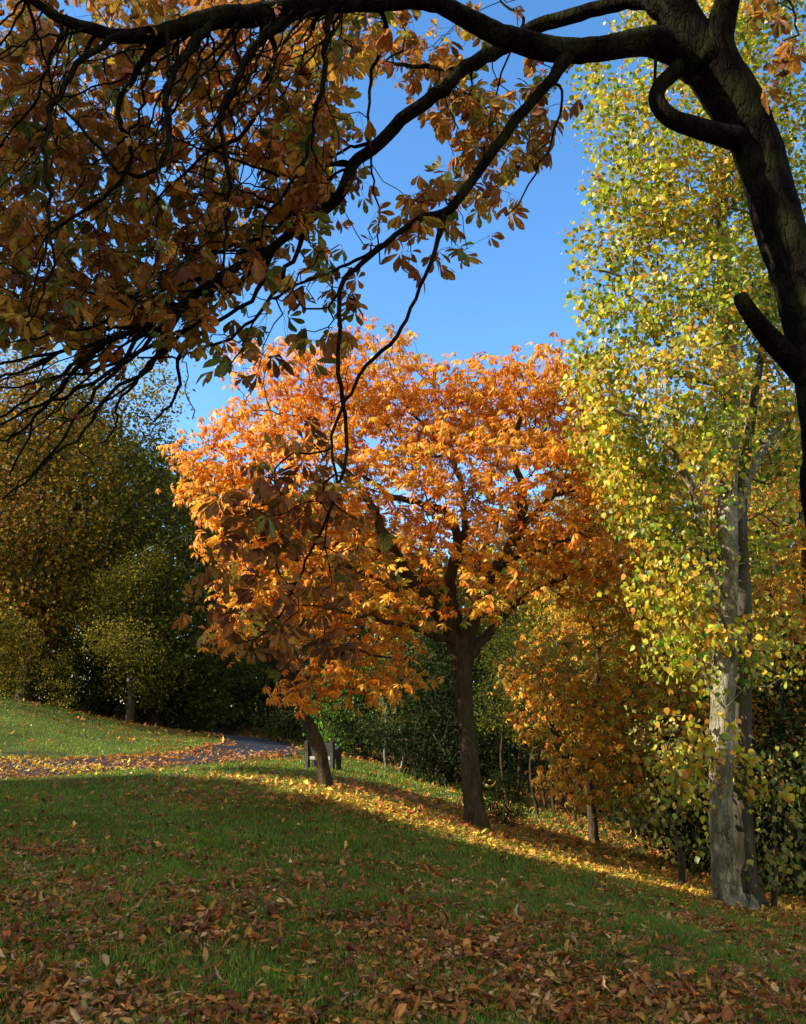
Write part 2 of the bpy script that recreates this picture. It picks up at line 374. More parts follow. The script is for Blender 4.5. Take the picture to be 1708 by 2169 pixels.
g = ramp(nt, t1.outputs['Fac'], [(.3, (.04, .06, .007)), (.5, (.065, .095, .010)), (.7, (.10, .12, .014))])
g = mixc(nt, .7, g, ramp(nt, t2.outputs['Fac'], [(.3, (.4, .4, .4)), (.7, (1.4, 1.4, 1.3))]), 'MULTIPLY')
lf = mixc(nt, .5, ramp(nt, t2.outputs['Fac'], [(.3, (.05, .022, .008)), (.55, (.16, .07, .02)), (.75, (.28, .13, .03))]), ramp(nt, N(nt, 'ShaderNodeRGB').outputs[0], [(0, (.1, .05, .02)), (1, (.1, .05, .02))]))
spc = N(nt, 'ShaderNodeSeparateColor'); L(vr.outputs['Color'], spc.inputs[0])
vc = ramp(nt, spc.outputs[0], [(0, (.09, .03, .01)), (.4, (.20, .085, .02)), (.8, (.32, .15, .03)), (1, (.13, .05, .02))])
lf = mixc(nt, .55, lf, vc)
mm = N(nt, 'ShaderNodeMath', operation='MULTIPLY_ADD'); L(sp.outputs[0], mm.inputs[0]); mm.inputs[1].default_value = 1.5; 
sb = N(nt, 'ShaderNodeMath', operation='MULTIPLY_ADD'); L(t2.outputs['Fac'], sb.inputs[0]); sb.inputs[1].default_value = 1.6; sb.inputs[2].default_value = -1.15; L(sb.outputs[0], mm.inputs[2]); mm.use_clamp = True
g = mixc(nt, mm.outputs[0], g, lf)
g = mixc(nt, sp.outputs[1], g, ramp(nt, t2.outputs['Fac'], [(.3, (.018, .012, .007)), (.7, (.06, .04, .022))]))
pr = N(nt, 'ShaderNodeBsdfPrincipled'); pr.inputs['Roughness'].default_value = .9; pr.inputs['Specular IOR Level'].default_value = .15; L(g, pr.inputs['Base Color'])
bp = N(nt, 'ShaderNodeBump', i_Strength=.8, i_Distance=.04); L(t2.outputs['Fac'], bp.inputs['Height']); L(bp.outputs[0], pr.inputs['Normal']); L(pr.outputs[0], out.inputs[0])
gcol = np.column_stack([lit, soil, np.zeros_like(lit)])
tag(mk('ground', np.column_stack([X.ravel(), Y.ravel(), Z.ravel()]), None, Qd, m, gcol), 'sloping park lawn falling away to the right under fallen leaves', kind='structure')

# path
m, nt, out = new_mat('asphalt'); L = nt.links.new; geo = N(nt, 'ShaderNodeNewGeometry')
t1 = N(nt, 'ShaderNodeTexNoise', i_Scale=120.0, i_Detail=3.0); L(geo.outputs['Position'], t1.inputs['Vector'])
t2 = N(nt, 'ShaderNodeTexNoise', i_Scale=.9, i_Detail=5.0); L(geo.outputs['Position'], t2.inputs['Vector'])
c = mixc(nt, .7, ramp(nt, t2.outputs['Fac'], [(.3, (.011, .012, .016)), (.7, (.03, .032, .042))]), ramp(nt, t1.outputs['Fac'], [(.3, (.6, .6, .6)), (.7, (1.4, 1.4, 1.4))]), 'MULTIPLY')
pr = N(nt, 'ShaderNodeBsdfPrincipled'); pr.inputs['Roughness'].default_value = .5; L(c, pr.inputs['Base Color'])
bp = N(nt, 'ShaderNodeBump', i_Strength=.5, i_Distance=.01); L(t1.outputs['Fac'], bp.inputs['Height']); L(bp.outputs[0], pr.inputs['Normal']); L(pr.outputs[0], out.inputs[0])
PP = catmull(PATH, 4); T2 = nrm(np.gradient(PP, axis=0)); Nl = np.column_stack([-T2[:, 1], T2[:, 0]]); K = 11
wv = np.linspace(-1, 1, K); wob = 1 + .05 * np.sin(np.arange(len(PP)) * .37)
XY = PP[:, None, :] + Nl[:, None, :] * (wv[None, :, None] * PW * wob[:, None, None]); hz = H(XY[..., 0], XY[..., 1]) + .035 - .03 * np.abs(wv)[None] ** 6
idx = np.arange(len(PP) * K).reshape(len(PP), K); Qd = np.stack([idx[:-1, :-1], idx[:-1, 1:], idx[1:, 1:], idx[1:, :-1]], -1).reshape(-1, 4)[:, ::-1]
tag(mk('path', np.column_stack([XY[..., 0].ravel(), XY[..., 1].ravel(), hz.ravel()]), None, Qd, m), 'dark asphalt footpath curving away into the trees, strewn with leaves', kind='structure')

# ------------------------------------------------------------------ helper: is a ground point in (or near) the frame
def infr(x, y, z, mg=60):
    d = y * math.cos(PITCH) + (z - CZ) * math.sin(PITCH); u = CU + F * x / d; up = -y * math.sin(PITCH) + (z - CZ) * math.cos(PITCH); v = CV - F * up / d
    return (u > -mg) & (u < 1708 + mg) & (v < 2169 + mg * 2)

# ================================================================== grass
Lv = Leaves()
def blades(n, y0, y1, hgt, wid, pw=1.0):
    y = y0 + (y1 - y0) * rng.random(n) ** pw; x = (rng.random(n) * 2 - 1) * (.52 * y + .4); z = H(x, y)
    d = litter_density(x, y); pd = pdist(x, y)
    keep = infr(x, y, z) & (pd > PW * .98) & (rng.random(n) > d * .55) & ~((y > 30) & (x > -4)) & ~((y>23)&(pd>PW)&(x<-5)&(y>37))
    keep &= ~((np.abs(x + 10.6) < 1.4) & (np.abs(y - 24) < .5) & (rng.random(n) < .8))
    x, y, z = x[keep], y[keep], z[keep]; n = len(x)
    D = np.column_stack([rng.normal(0, .45, n), rng.normal(0, .45, n), np.ones(n)]); Nn = np.column_stack([rng.normal(size=(n, 2)), np.full(n, .2)])
    tuft = vnoise(x, y, .25, 4)
    col = palette([(.13, .21, .016), (.18, .26, .02), (.25, .31, .028), (.34, .32, .07), (.09, .15, .015)], n, [3, 4, 2, .5, 2], .2)
    col *= (.6 + .5 * vnoise(x, y, 1.4, 6) + .4 * vnoise(x, y, .35, 7))[:, None]
    Lv.add(np.column_stack([x, y, z - .005]), D, Nn, hgt * (.5 + .9 * rng.random(n)) * (.6 + .8 * tuft), wid * (.7 + .6 * rng.random(n)), .35 * rng.random(n), 0, col)
blades(170000, 3.4, 9, .062, .0062, .8)
blades(140000, 9, 17, .065, .010, .9)
blades(80000, 17, 38, .08, .018, .9)
tag(Lv.build('grass', M['grass'], lod=2), 'short green park grass on the slope and the bank', 'grass', kind='stuff')

# ================================================================== leaf litter
def scatter(n, y0, y1, size, lod, pw=1.0, lift=.0):
    y = y0 + (y1 - y0) * rng.random(n) ** pw; x = (rng.random(n) * 2 - 1) * (.52 * y + .5)
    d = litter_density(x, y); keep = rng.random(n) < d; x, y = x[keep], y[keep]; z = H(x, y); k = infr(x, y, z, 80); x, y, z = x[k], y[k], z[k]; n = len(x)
    pd = pdist(x, y); z = z + np.where(pd < PW, .035, .004) + rng.random(n) * .032
    under = np.exp(-(((x - .6) / 6) ** 2 + ((y - 16.3) / 4) ** 2) ** 2); 
    onp = pd < PW + .5
    cA = palette([(.52, .20, .03), (.38, .12, .02), (.64, .34, .09), (.19, .06, .014), (.70, .45, .19), (.56, .25, .04), (.45, .14, .02)], n, [4, 3, 2.4, 2.2, 1.0, 3, 2], .25)
    cB = palette([(.50, .19, .03), (.60, .30, .04), (.36, .12, .02), (.62, .40, .06), (.24, .08, .02)], n, [4, 2.5, 3, 1.2, 1.5], .2)
    f = np.clip(sstep(9.5, 14, y) + onp * .6, 0, 1)[:, None]; sel = rng.random((n, 1)) < f; col = np.where(sel, cB, cA)
    ey = np.exp(-((y - np.interp(x, EDX, EDY) - .7) / .9) ** 2)[:, None]; col = np.where(rng.random((n, 1)) < ey * .8, palette([(.80, .52, .06), (.78, .42, .05), (.70, .60, .08)], n, [4, 3, 2], .12), col)  # golden leaves on the sunlit strip, its brightness put into their colour
    a = rng.random(n) * 6.283; tl = rng.normal(0, .32, n)
    D = np.column_stack([np.cos(a), np.sin(a), np.sin(tl)]); Nn = np.column_stack([rng.normal(0, .3, n), rng.normal(0, .3, n), np.ones(n)])
    sz = size * (.35 + .85 * rng.random(n) ** .8)
    return x, y, z, D, Nn, sz, col
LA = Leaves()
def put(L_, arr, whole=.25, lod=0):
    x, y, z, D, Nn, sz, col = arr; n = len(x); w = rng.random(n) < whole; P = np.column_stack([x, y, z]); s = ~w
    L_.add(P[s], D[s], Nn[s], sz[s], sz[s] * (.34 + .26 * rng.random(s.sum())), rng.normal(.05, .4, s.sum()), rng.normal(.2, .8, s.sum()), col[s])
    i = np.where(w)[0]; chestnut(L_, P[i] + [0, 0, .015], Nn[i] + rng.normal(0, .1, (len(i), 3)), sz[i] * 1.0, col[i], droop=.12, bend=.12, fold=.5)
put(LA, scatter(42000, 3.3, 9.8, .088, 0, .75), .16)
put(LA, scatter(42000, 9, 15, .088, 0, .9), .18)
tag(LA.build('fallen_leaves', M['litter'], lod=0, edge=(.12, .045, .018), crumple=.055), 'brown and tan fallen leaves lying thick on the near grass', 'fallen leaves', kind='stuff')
LB = Leaves()
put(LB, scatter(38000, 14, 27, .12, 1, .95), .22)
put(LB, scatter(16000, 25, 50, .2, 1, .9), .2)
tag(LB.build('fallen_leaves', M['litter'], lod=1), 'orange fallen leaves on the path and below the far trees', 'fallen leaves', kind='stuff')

# ================================================================== near chestnut overhanging the view
def limbpx(sk, L_, par=-1, **k):
    """limb through (u, v, distance, width in px)"""
    P = [W(a[0], a[1], a[2]) for a in L_]; r = [px(a[3], p) / 2 for a, p in zip(L_, P)]; return sk.limb(P, r, par, **k)
sk = Skel(); BK = np.array([3.75, 6.5, 0]); BK[2] = ground(3.75, 6.5)
pts = [BK + [0, 0, -.15], BK + [0, 0, .25], BK + [-.03, 0, 1.0]] + [W(*q) for q in [(1775,1100,6.45),(1768,980,6.42),(1752,850,6.4),(1722,700,6.4),(1690,580,6.4),(1652,480,6.4),(1628,395,6.4),(1598,300,6.38),(1555,215,6.35),(1500,130,6.3),(1452,60,6.25),(1425,0,6.2),(1400,-120,6.15),(1370,-260,6.1),(1320,-430,6.1)]]
rp = [.42, .31, .25, .23, .23, .225, .22, .205, .2, .195, .205, .225, .22, .185, .17, .14, .11, .08]
tr = sk.limb(pts, rp, step=.12)
def at_px(u, v, y): return sk.near(W(u, v, y))
# leader rising to the right
limbpx(sk, [(1555,215,6.35,100),(1520,110,6.2,75),(1530,40,6.1,58),(1545,-20,6.0,50),(1570,-150,5.9,42),(1620,-330,5.8,25)], at_px(1555,215,6.35), step=.12)
# big limb to the left along the top of the view
l1 = limbpx(sk, [(1500,130,6.3,120),(1445,104,6.25,78),(1380,88,6.2,60),(1290,101,6.1,50),(1210,108,6.05,50),(1130,96,6,50),(1060,72,5.9,46),(1000,44,5.85,42),(945,14,5.8,38),(880,0,5.75,36),(800,8,5.7,34),(710,10,5.65,36),(620,18,5.6,44),(530,32,5.55,46),(440,42,5.5,42),(360,66,5.4,36),(270,78,5.3,28),(190,60,5.25,24),(110,30,5.2,20),(40,-20,5.1,16)], at_px(1500,130,6.3), step=.1, wob=.004)
# second limb that leaves the trunk above and dives down-left across the sky
l2 = limbpx(sk, [(1410,10,6.2,70),(1360,2,6.3,34),(1290,12,6.4,30),(1210,36,6.5,30),(1140,56,6.6,30),(1085,92,6.65,28),(1030,118,6.65,30),(975,150,6.6,28),(940,190,6.55,28),(870,240,6.5,28),(805,302,6.5,26),(748,350,6.45,25),(716,420,6.4,24),(660,462,6.35,20),(580,522,6.3,18),(480,580,6.2,17),(385,645,6.1,15),(320,685,6.0,12),(230,722,5.9,10),(120,745,5.8,8),(10,770,5.7,6),(-60,790,5.6,4)], at_px(1410,10,6.2), step=.1, wob=.006)
# third limb from below the big limb
l3 = limbpx(sk, [(1210,108,6.05,40),(1170,165,6.0,24),(1120,222,5.95,22),(1068,290,5.95,22),(1015,365,5.95,20),(970,422,5.95,19),(940,450,5.95,18),(880,468,5.95,14),(820,512,5.95,12),(765,560,5.9,11),(730,590,5.9,11),(718,640,5.85,10),(722,720,5.8,9),(716,770,5.75,9),(726,850,5.7,9),(736,930,5.65,8),(728,1000,5.6,7),(700,1080,5.6,6),(670,1150,5.6,6),(640,1210,5.55,5),(600,1290,5.5,4),(560,1345,5.5,3),(500,1365,5.5,2.5)], at_px(1210,108,6.05), step=.1, wob=.006)
l4 = limbpx(sk, [(940,450,5.95,16),(922,530,5.9,10),(890,610,5.85,8),(862,675,5.85,8),(826,728,5.8,9),(775,775,5.75,8),(742,835,5.7,7),(716,885,5.7,7),(704,950,5.65,6),(716,1030,5.6,5),(690,1120,5.5,4),(700,1230,5.5,3)], at_px(940,450,5.95), step=.1, wob=.006)
# looped limb and cut stub on the trunk, thin hanging shoot
limbpx(sk, [(1598,300,6.38,60),(1530,285,6.25,46),(1470,268,6.2,42),(1420,250,6.15,38),(1392,215,6.15,34),(1400,180,6.2,32),(1432,148,6.25,34),(1450,110,6.3,30)], at_px(1598,300,6.38), step=.08)
limbpx(sk, [(1752,850,6.4,70),(1705,795,6.35,52),(1650,735,6.3,46),(1610,690,6.25,40),(1580,650,6.2,35),(1566,626,6.2,27)], at_px(1752,850,6.4), step=.08)
limbpx(sk, [(1392,90,6.2,8),(1388,150,6.2,7),(1386,235,6.2,6)], at_px(1392,90,6.2), step=.1)
# hand placed secondaries hanging from the top limb through the dense canopy
secs = [[(620,18,5.6,22),(540,100,5.5,17),(490,190,5.4,15),(470,260,5.35,11),(485,420,5.3,8),(470,560,5.25,5)],
 [(700,12,5.65,20),(690,90,5.6,13),(680,200,5.6,11),(650,330,5.6,9),(610,400,5.6,7),(560,470,5.6,5)],
 [(450,42,5.5,24),(400,110,5.3,17),(350,190,5.2,14),(360,270,5.1,12),(330,350,5.1,10),(270,370,5.1,8),(190,290,5.05,7),(90,190,5,6)],
 [(360,66,5.4,22),(290,150,5.5,14),(250,240,5.6,11),(280,330,5.6,9),(220,420,5.6,8),(110,500,5.5,6),(60,660,5.4,4)],
 [(270,78,5.3,16),(180,120,5.1,13),(110,230,5,11),(95,330,4.9,9),(110,470,4.9,7),(100,600,4.9,5),(60,690,4.9,3)],
 [(560,30,5.5,16),(580,110,5.8,12),(555,200,6,10),(520,280,6.1,9),(430,330,6.2,7),(330,420,6.2,5)],
 [(800,8,5.7,12),(820,60,5.9,10),(790,150,6.1,8),(780,240,6.2,6),(785,340,6.2,5),(800,440,6.2,4),(805,560,6.2,3)],
 [(716,420,6.4,14),(640,440,6.5,12),(560,500,6.6,10),(450,530,6.6,8),(340,600,6.6,6),(200,660,6.5,4)],
 [(580,522,6.3,14),(530,640,6.2,9),(430,700,6.1,9),(380,760,6.1,8),(375,830,6.1,7),(340,880,6.1,5),(290,880,6.1,3)],
 [(385,645,6.1,12),(330,760,5.9,9),(240,830,5.8,8),(160,930,5.7,6),(60,1010,5.6,4),(-20,1080,5.6,3)],
 [(320,685,6.0,11),(200,740,5.8,8),(110,850,5.7,7),(30,920,5.6,5),(-40,960,5.6,4)],
 [(480,580,6.2,10),(380,600,6,8),(280,660,5.9,6),(160,700,5.8,5),(40,720,5.8,4)],
 [(230,722,5.9,8),(150,790,5.8,6),(90,870,5.7,5),(20,1010,5.6,4)],
 [(385,645,6.1,12),(300,735,5.95,9),(215,800,5.85,8),(110,850,5.8,7),(-20,905,5.7,5)], [(320,685,6.0,11),(255,770,5.9,9),(175,870,5.8,7),(110,960,5.7,6),(15,1060,5.6,4)], [(230,722,5.9,9),(130,790,5.8,7),(60,850,5.7,6),(-30,900,5.6,4)],
 [(480,580,6.2,12),(400,680,6.1,9),(320,735,6.0,8),(200,785,5.9,7),(60,812,5.8,5),(-40,830,5.7,4)], [(580,522,6.3,12),(455,650,6.2,10),(345,745,6.1,8),(262,845,6.0,6),(238,915,6.0,4)], [(320,685,6.0,9),(180,700,6.1,7),(60,690,6.2,6),(-40,660,6.2,5)],
 [(660,462,6.35,12),(600,590,6.3,9),(520,690,6.2,7),(420,745,6.1,6),(300,760,6.0,4)],
 [(975,150,6.6,12),(880,140,6.8,9),(800,130,6.9,7),(760,160,6.9,5)],
 [(820,512,5.95,9),(740,560,6.1,7),(640,600,6.2,6),(560,650,6.2,5),(500,760,6.2,3)],
 [(1170,165,6.0,9),(1190,190,6.1,6),(1170,300,6.2,5),(1130,370,6.2,4),(1080,460,6.2,3)],
 [(1085,92,6.65,9),(1110,40,6.7,7),(1070,10,6.8,5),(1050,-30,6.8,3)],
 [(1545,-20,6.0,20),(1640,-60,5.7,10),(1680,10,5.5,5),(1690,80,5.5,4)]]
for k in range(74):
    if k < 40: u0 = 60 + 700 * rng.random(); st_ = (u0, 30 + 20 * rng.random(), 5.5); n_ = rng.integers(5, 9); a0 = R(95 + 40 * rng.random())
    elif k < 58: q = [(805,302,6.5),(748,350,6.45),(716,420,6.4),(660,462,6.35),(580,522,6.3),(480,580,6.2),(385,645,6.1)][rng.integers(7)]; st_ = q; n_ = rng.integers(4, 8); a0 = R(150 + 35 * rng.random())
    else: q = [(385,645,6.1),(320,685,6.0),(230,722,5.9),(120,745,5.8),(480,580,6.2)][rng.integers(5)]; st_ = q; n_ = rng.integers(4, 7); a0 = R(140 + 35 * rng.random())
    i0 = at_px(*st_); p0 = sk.P[i0]; d0 = depth(p0); u0 = CU + F * p0[0] / d0; v0 = CV - F * (-p0[1] * math.sin(PITCH) + (p0[2] - CZ) * math.cos(PITCH)) / d0; y0 = p0[1]; w0 = 3.5 + 5.5 * rng.random() ** 1.5; L_ = [(u0, v0, y0, w0 * 1.3)]; dy_ = rng.normal(.05, .16)
    for j in range(n_):
        a0 += rng.normal(.05, .28); a0 = min(max(a0, R(70)), R(200)); s_ = 55 + 45 * rng.random(); u0 += math.cos(a0) * s_; v0 += math.sin(a0) * s_; y0 += dy_
        L_.append((u0, v0, y0, max(2.5, w0 * (1 - (j + 1) / (n_ + 1)))))
    secs.append(L_)
for s_ in secs: limbpx(sk, s_, at_px(*s_[0][:3]), step=.1, wob=.012)
i_hand = sk.n
def region(polys):
    """(u0,v0,u1,v1,y0,y1,n) boxes of twig targets"""
    out = []
    for (u0, v0, u1, v1, y0, y1, n) in polys:
        for _ in range(n): out.append(W(u0 + (u1 - u0) * rng.random(), v0 + (v1 - v0) * rng.random(), y0 + (y1 - y0) * rng.random()))
    return np.array(out)
dense = region([(-60,-60,760,140,5.5,9,190),(-60,100,720,330,5.6,9.2,230),(-60,300,700,480,5.6,9.2,170),(-60,460,600,600,5.6,8.8,120),(-60,570,420,700,5.6,7.8,95),
                (720,-40,900,130,6,8,22),(640,100,770,420,6,8,20),(850,60,1010,230,6.6,8,26),(930,190,1130,330,6.3,8,22),(960,300,1110,420,6.2,7.5,14),(850,400,1000,560,5.9,6.8,15),(1000,100,1170,260,6.3,8,12),(1080,250,1170,360,6.2,7.5,7),
                (620,460,810,640,6,6.8,8),(560,600,720,700,5.9,6.6,6),(430,700,560,780,5.9,6.6,5)])
hang = region([(560,930,760,1080,5.4,6.0,18),(470,1060,760,1200,5.3,6.0,22),(440,1190,720,1330,5.3,5.9,15),(500,1290,620,1390,5.4,5.8,8),(650,1330,780,1400,5.5,5.8,3)])
bare = region([(-40,640,360,800,5.4,6.8,60),(-40,780,240,980,5.4,6.4,36),(300,600,560,760,5.9,6.8,22),(-40,940,120,1080,5.4,6.2,6),(-60,0,740,640,4.9,7.0,300),(700,500,820,640,5.9,6.4,3),(1040,-30,1130,60,6.3,7,5)])
corner = region([(1630,70,1700,180,5.3,5.6,4),(1560,-20,1700,30,5.4,6.2,5)])
tall = W(854, -500, 6.5) + rng.normal(size=(40, 3)) * [2.6, 1.6, .8]
tips, dirs = sk.reach(order(dense, W(600, 20, 5.6)), .14, .12, .14, .05, .1)
t2, d2 = sk.reach(order(hang, W(728, 900, 5.6)), .12, .1, .12, -.02, .0, start=0)
t3, d3 = sk.reach(order(bare, W(500, 500, 6.0)), .13, .1, .14, .0, .12)
t4, d4 = sk.reach(corner, .13, .1, .1, .1)
t5, d5 = sk.reach(order(tall, W(1400, -200, 6.1)), .3, .1, .1, .1)
root = empty('chestnut_tree', BK); tag(root, 'near dark chestnut tree at the right edge whose limbs hang across the top', 'tree', 'horse chestnut trees')
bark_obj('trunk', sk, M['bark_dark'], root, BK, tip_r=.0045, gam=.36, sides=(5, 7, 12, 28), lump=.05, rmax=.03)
Lv = Leaves()
amber = [(.56, .27, .03), (.44, .16, .022), (.64, .38, .045), (.22, .07, .018), (.23, .24, .03), (.12, .18, .025), (.46, .18, .022)]
def near_leaves(tp, k, spread_, size, wts, droop=.75):
    P0 = sk.P[tp]; idx = np.repeat(np.arange(len(tp)), k); n = len(idx)
    P = P0[idx] + rng.normal(0, spread_, (n, 3)) + [0, 0, -.03]
    Nn = UP * .75 + rng.normal(0, .5, (n, 3)); patch = vnoise(P[:, 0], P[:, 2], .5, 8)
    col = palette(amber, n, wts, .22); col = col * (.8 + .4 * patch)[:, None]
    chestnut(Lv, P, Nn, size * (.75 + .5 * rng.random(n)), col, droop=droop, bend=.28, fold=.45)
    # leaf stalks
    V, Q = [], []
    for p0, p in zip(P0[idx], P):
        tube(V, Q, [p0, (p0 + p) / 2 + [0, 0, .015], p], [.0022, .0018, .0016], 3)
    return np.concatenate(V), np.concatenate(Q)
st = [near_leaves(tips[:805], 3, .11, .175, [3, 2, 3, 1, 1.6, 1.0, 3]), near_leaves(tips[805:], 5, .10, .12, [3, 3, 1.2, 2.5, .7, .4, 3]),
      near_leaves(t2, 3, .09, .13, [2, 4, .8, 3, .6, .3, 4], .6), near_leaves(t3[::6], 1, .05, .12, [3, 3, 1, 3, 1, .6, 2]), near_leaves(t4, 2, .07, .16, [2, 3, 1, 3, .5, .2, 4]), near_leaves(t5, 12, .4, .18, [3, 2, 3, 1, 2, 1, 3])]
Lv.build('crown', M['leaf_near'], root, lod=0, edge=(.12, .04, .015), loc=BK)
off = 0; VV, QQ = [], []
for v_, q_ in st: VV.append(v_); QQ.append(q_ + off); off += len(v_)
quad_obj('leaf_stalks', np.concatenate(VV), np.concatenate(QQ), M['bark_brown'], root, BK)

# ================================================================== broadleaf trees placed by hand
def leaf_tree(name, label, base, trunk, limbs, lobes, ncl, per, spr, size, colf, kind='chestnut', bark='bark_brown', leafm='leaf', tip_r=.006, gam=.42, lod=1, droop=.5, shell=2.0,
              dmin=.28, group=None, step=.3, nf=None, lump=.05, wl=.25, sag=.03, bareext=0, cat='tree', nup=.9, carve=None, clump=None, sides=(4, 6, 10, 24), up=.0):
    sk = Skel(); base = np.asarray(base, float)
    T = [base + [0, 0, -.15]] + [W(a[0], a[1], a[2]) for a in trunk]; r = [px(trunk[0][3], T[1]) / 2 * 1.25] + [px(a[3], p) / 2 for a, p in zip(trunk, T[1:])]
    sk.limb(T, r, step=.2, wob=.004)
    for Lm in limbs: limbpx(sk, Lm, sk.near(W(*Lm[0][:3])), step=.2, wob=.02)
    A = spread(ell(lobes, ncl, shell), dmin)
    if carve:
        d_ = A[:, 1] * math.cos(PITCH) + (A[:, 2] - CZ) * math.sin(PITCH); u_ = CU + F * A[:, 0] / d_; v_ = CV - F * (-A[:, 1] * math.sin(PITCH) + (A[:, 2] - CZ) * math.cos(PITCH)) / d_
        bad = np.zeros(len(A), bool)
        for (cu, cv, cr, cy_) in carve: bad |= ((u_ - cu) ** 2 + (v_ - cv) ** 2 < cr * cr) & (A[:, 1] < cy_)
        A = A[~bad | (rng.random(len(A)) < .12)]
    if clump: A = A[(.5 * vnoise(A[:, 0] + 3 * A[:, 1], A[:, 2], clump[0], 11) + .5 * vnoise(A[:, 1] - A[:, 0], A[:, 2], clump[0], 12)) > clump[1]]
    cen = sk.P[sk.n // 2]
    A = order(A, sk.P[0] + [0, 0, 2.5]); tips, dirs = sk.reach(A, step, wl, .12, up, sag, start=min(8, sk.n - 1))
    if bareext:
        ex = sk.P[tips[rng.integers(0, len(tips), bareext)]]; ex = ex + nrm(ex - cen) * .5 + rng.normal(0, .15, ex.shape); sk.reach(ex, .15, .1, .15)
    root = empty(name, base); tag(root, label, cat, group)
    bark_obj('trunk', sk, M[bark], root, base, tip_r=tip_r, gam=gam, lump=lump, sides=sides, rmax=.09)
    idx = np.repeat(np.arange(len(tips)), per); n = len(idx); P0 = sk.P[tips][idx]
    P = P0 + rng.normal(0, 1, (n, 3)) * np.array([spr, spr, spr * .6]); lc = np.mean([W(*l[:3]) for l in lobes], axis=0)
    outw = nrm(P - lc); Nn = UP * nup + outw * .5 + rng.normal(0, .35, (n, 3)); Lv = Leaves(); col = colf(P, n)
    if kind == 'chestnut': chestnut(Lv, P, Nn, size * (.75 + .5 * rng.random(n)), col, droop=droop, bend=.3, fold=.35)
    else:
        D = outw * .45 + rng.normal(0, .55, (n, 3)) + np.array([0, 0, -.75]); NN = outw * .5 + UP * .55 + rng.normal(0, .6, (n, 3)); s = size * (.4 + .95 * rng.random(n))
        Lv.add(P, D, NN, s, s * (.78 + .2 * rng.random(n)), .15, .3 * rng.random(n), col)
    Lv.build('crown', M[leafm], root, lod=lod, loc=base, heart=(kind != 'chestnut'), edge=(.42, .13, .02) if kind == 'chestnut' else (.38, .24, .03))
    return root, sk
def grad(cols_w, patch=.9, seed=0):
    """mix of two palettes chosen by position: outer/top ones and inner/low ones"""
    (ca, wa), (cb, wb), fn = cols_w
    def f(P, n):
        a = palette(ca, n, wa, .16); b = palette(cb, n, wb, .18); k = np.clip(fn(P) + (vnoise(P[:, 0] * 1.1 + P[:, 1], P[:, 2] * 1.3, patch, seed) - .5) * 1.5, 0, 1)
        s = rng.random(n) < k; return np.where(s[:, None], b, a)
    return f
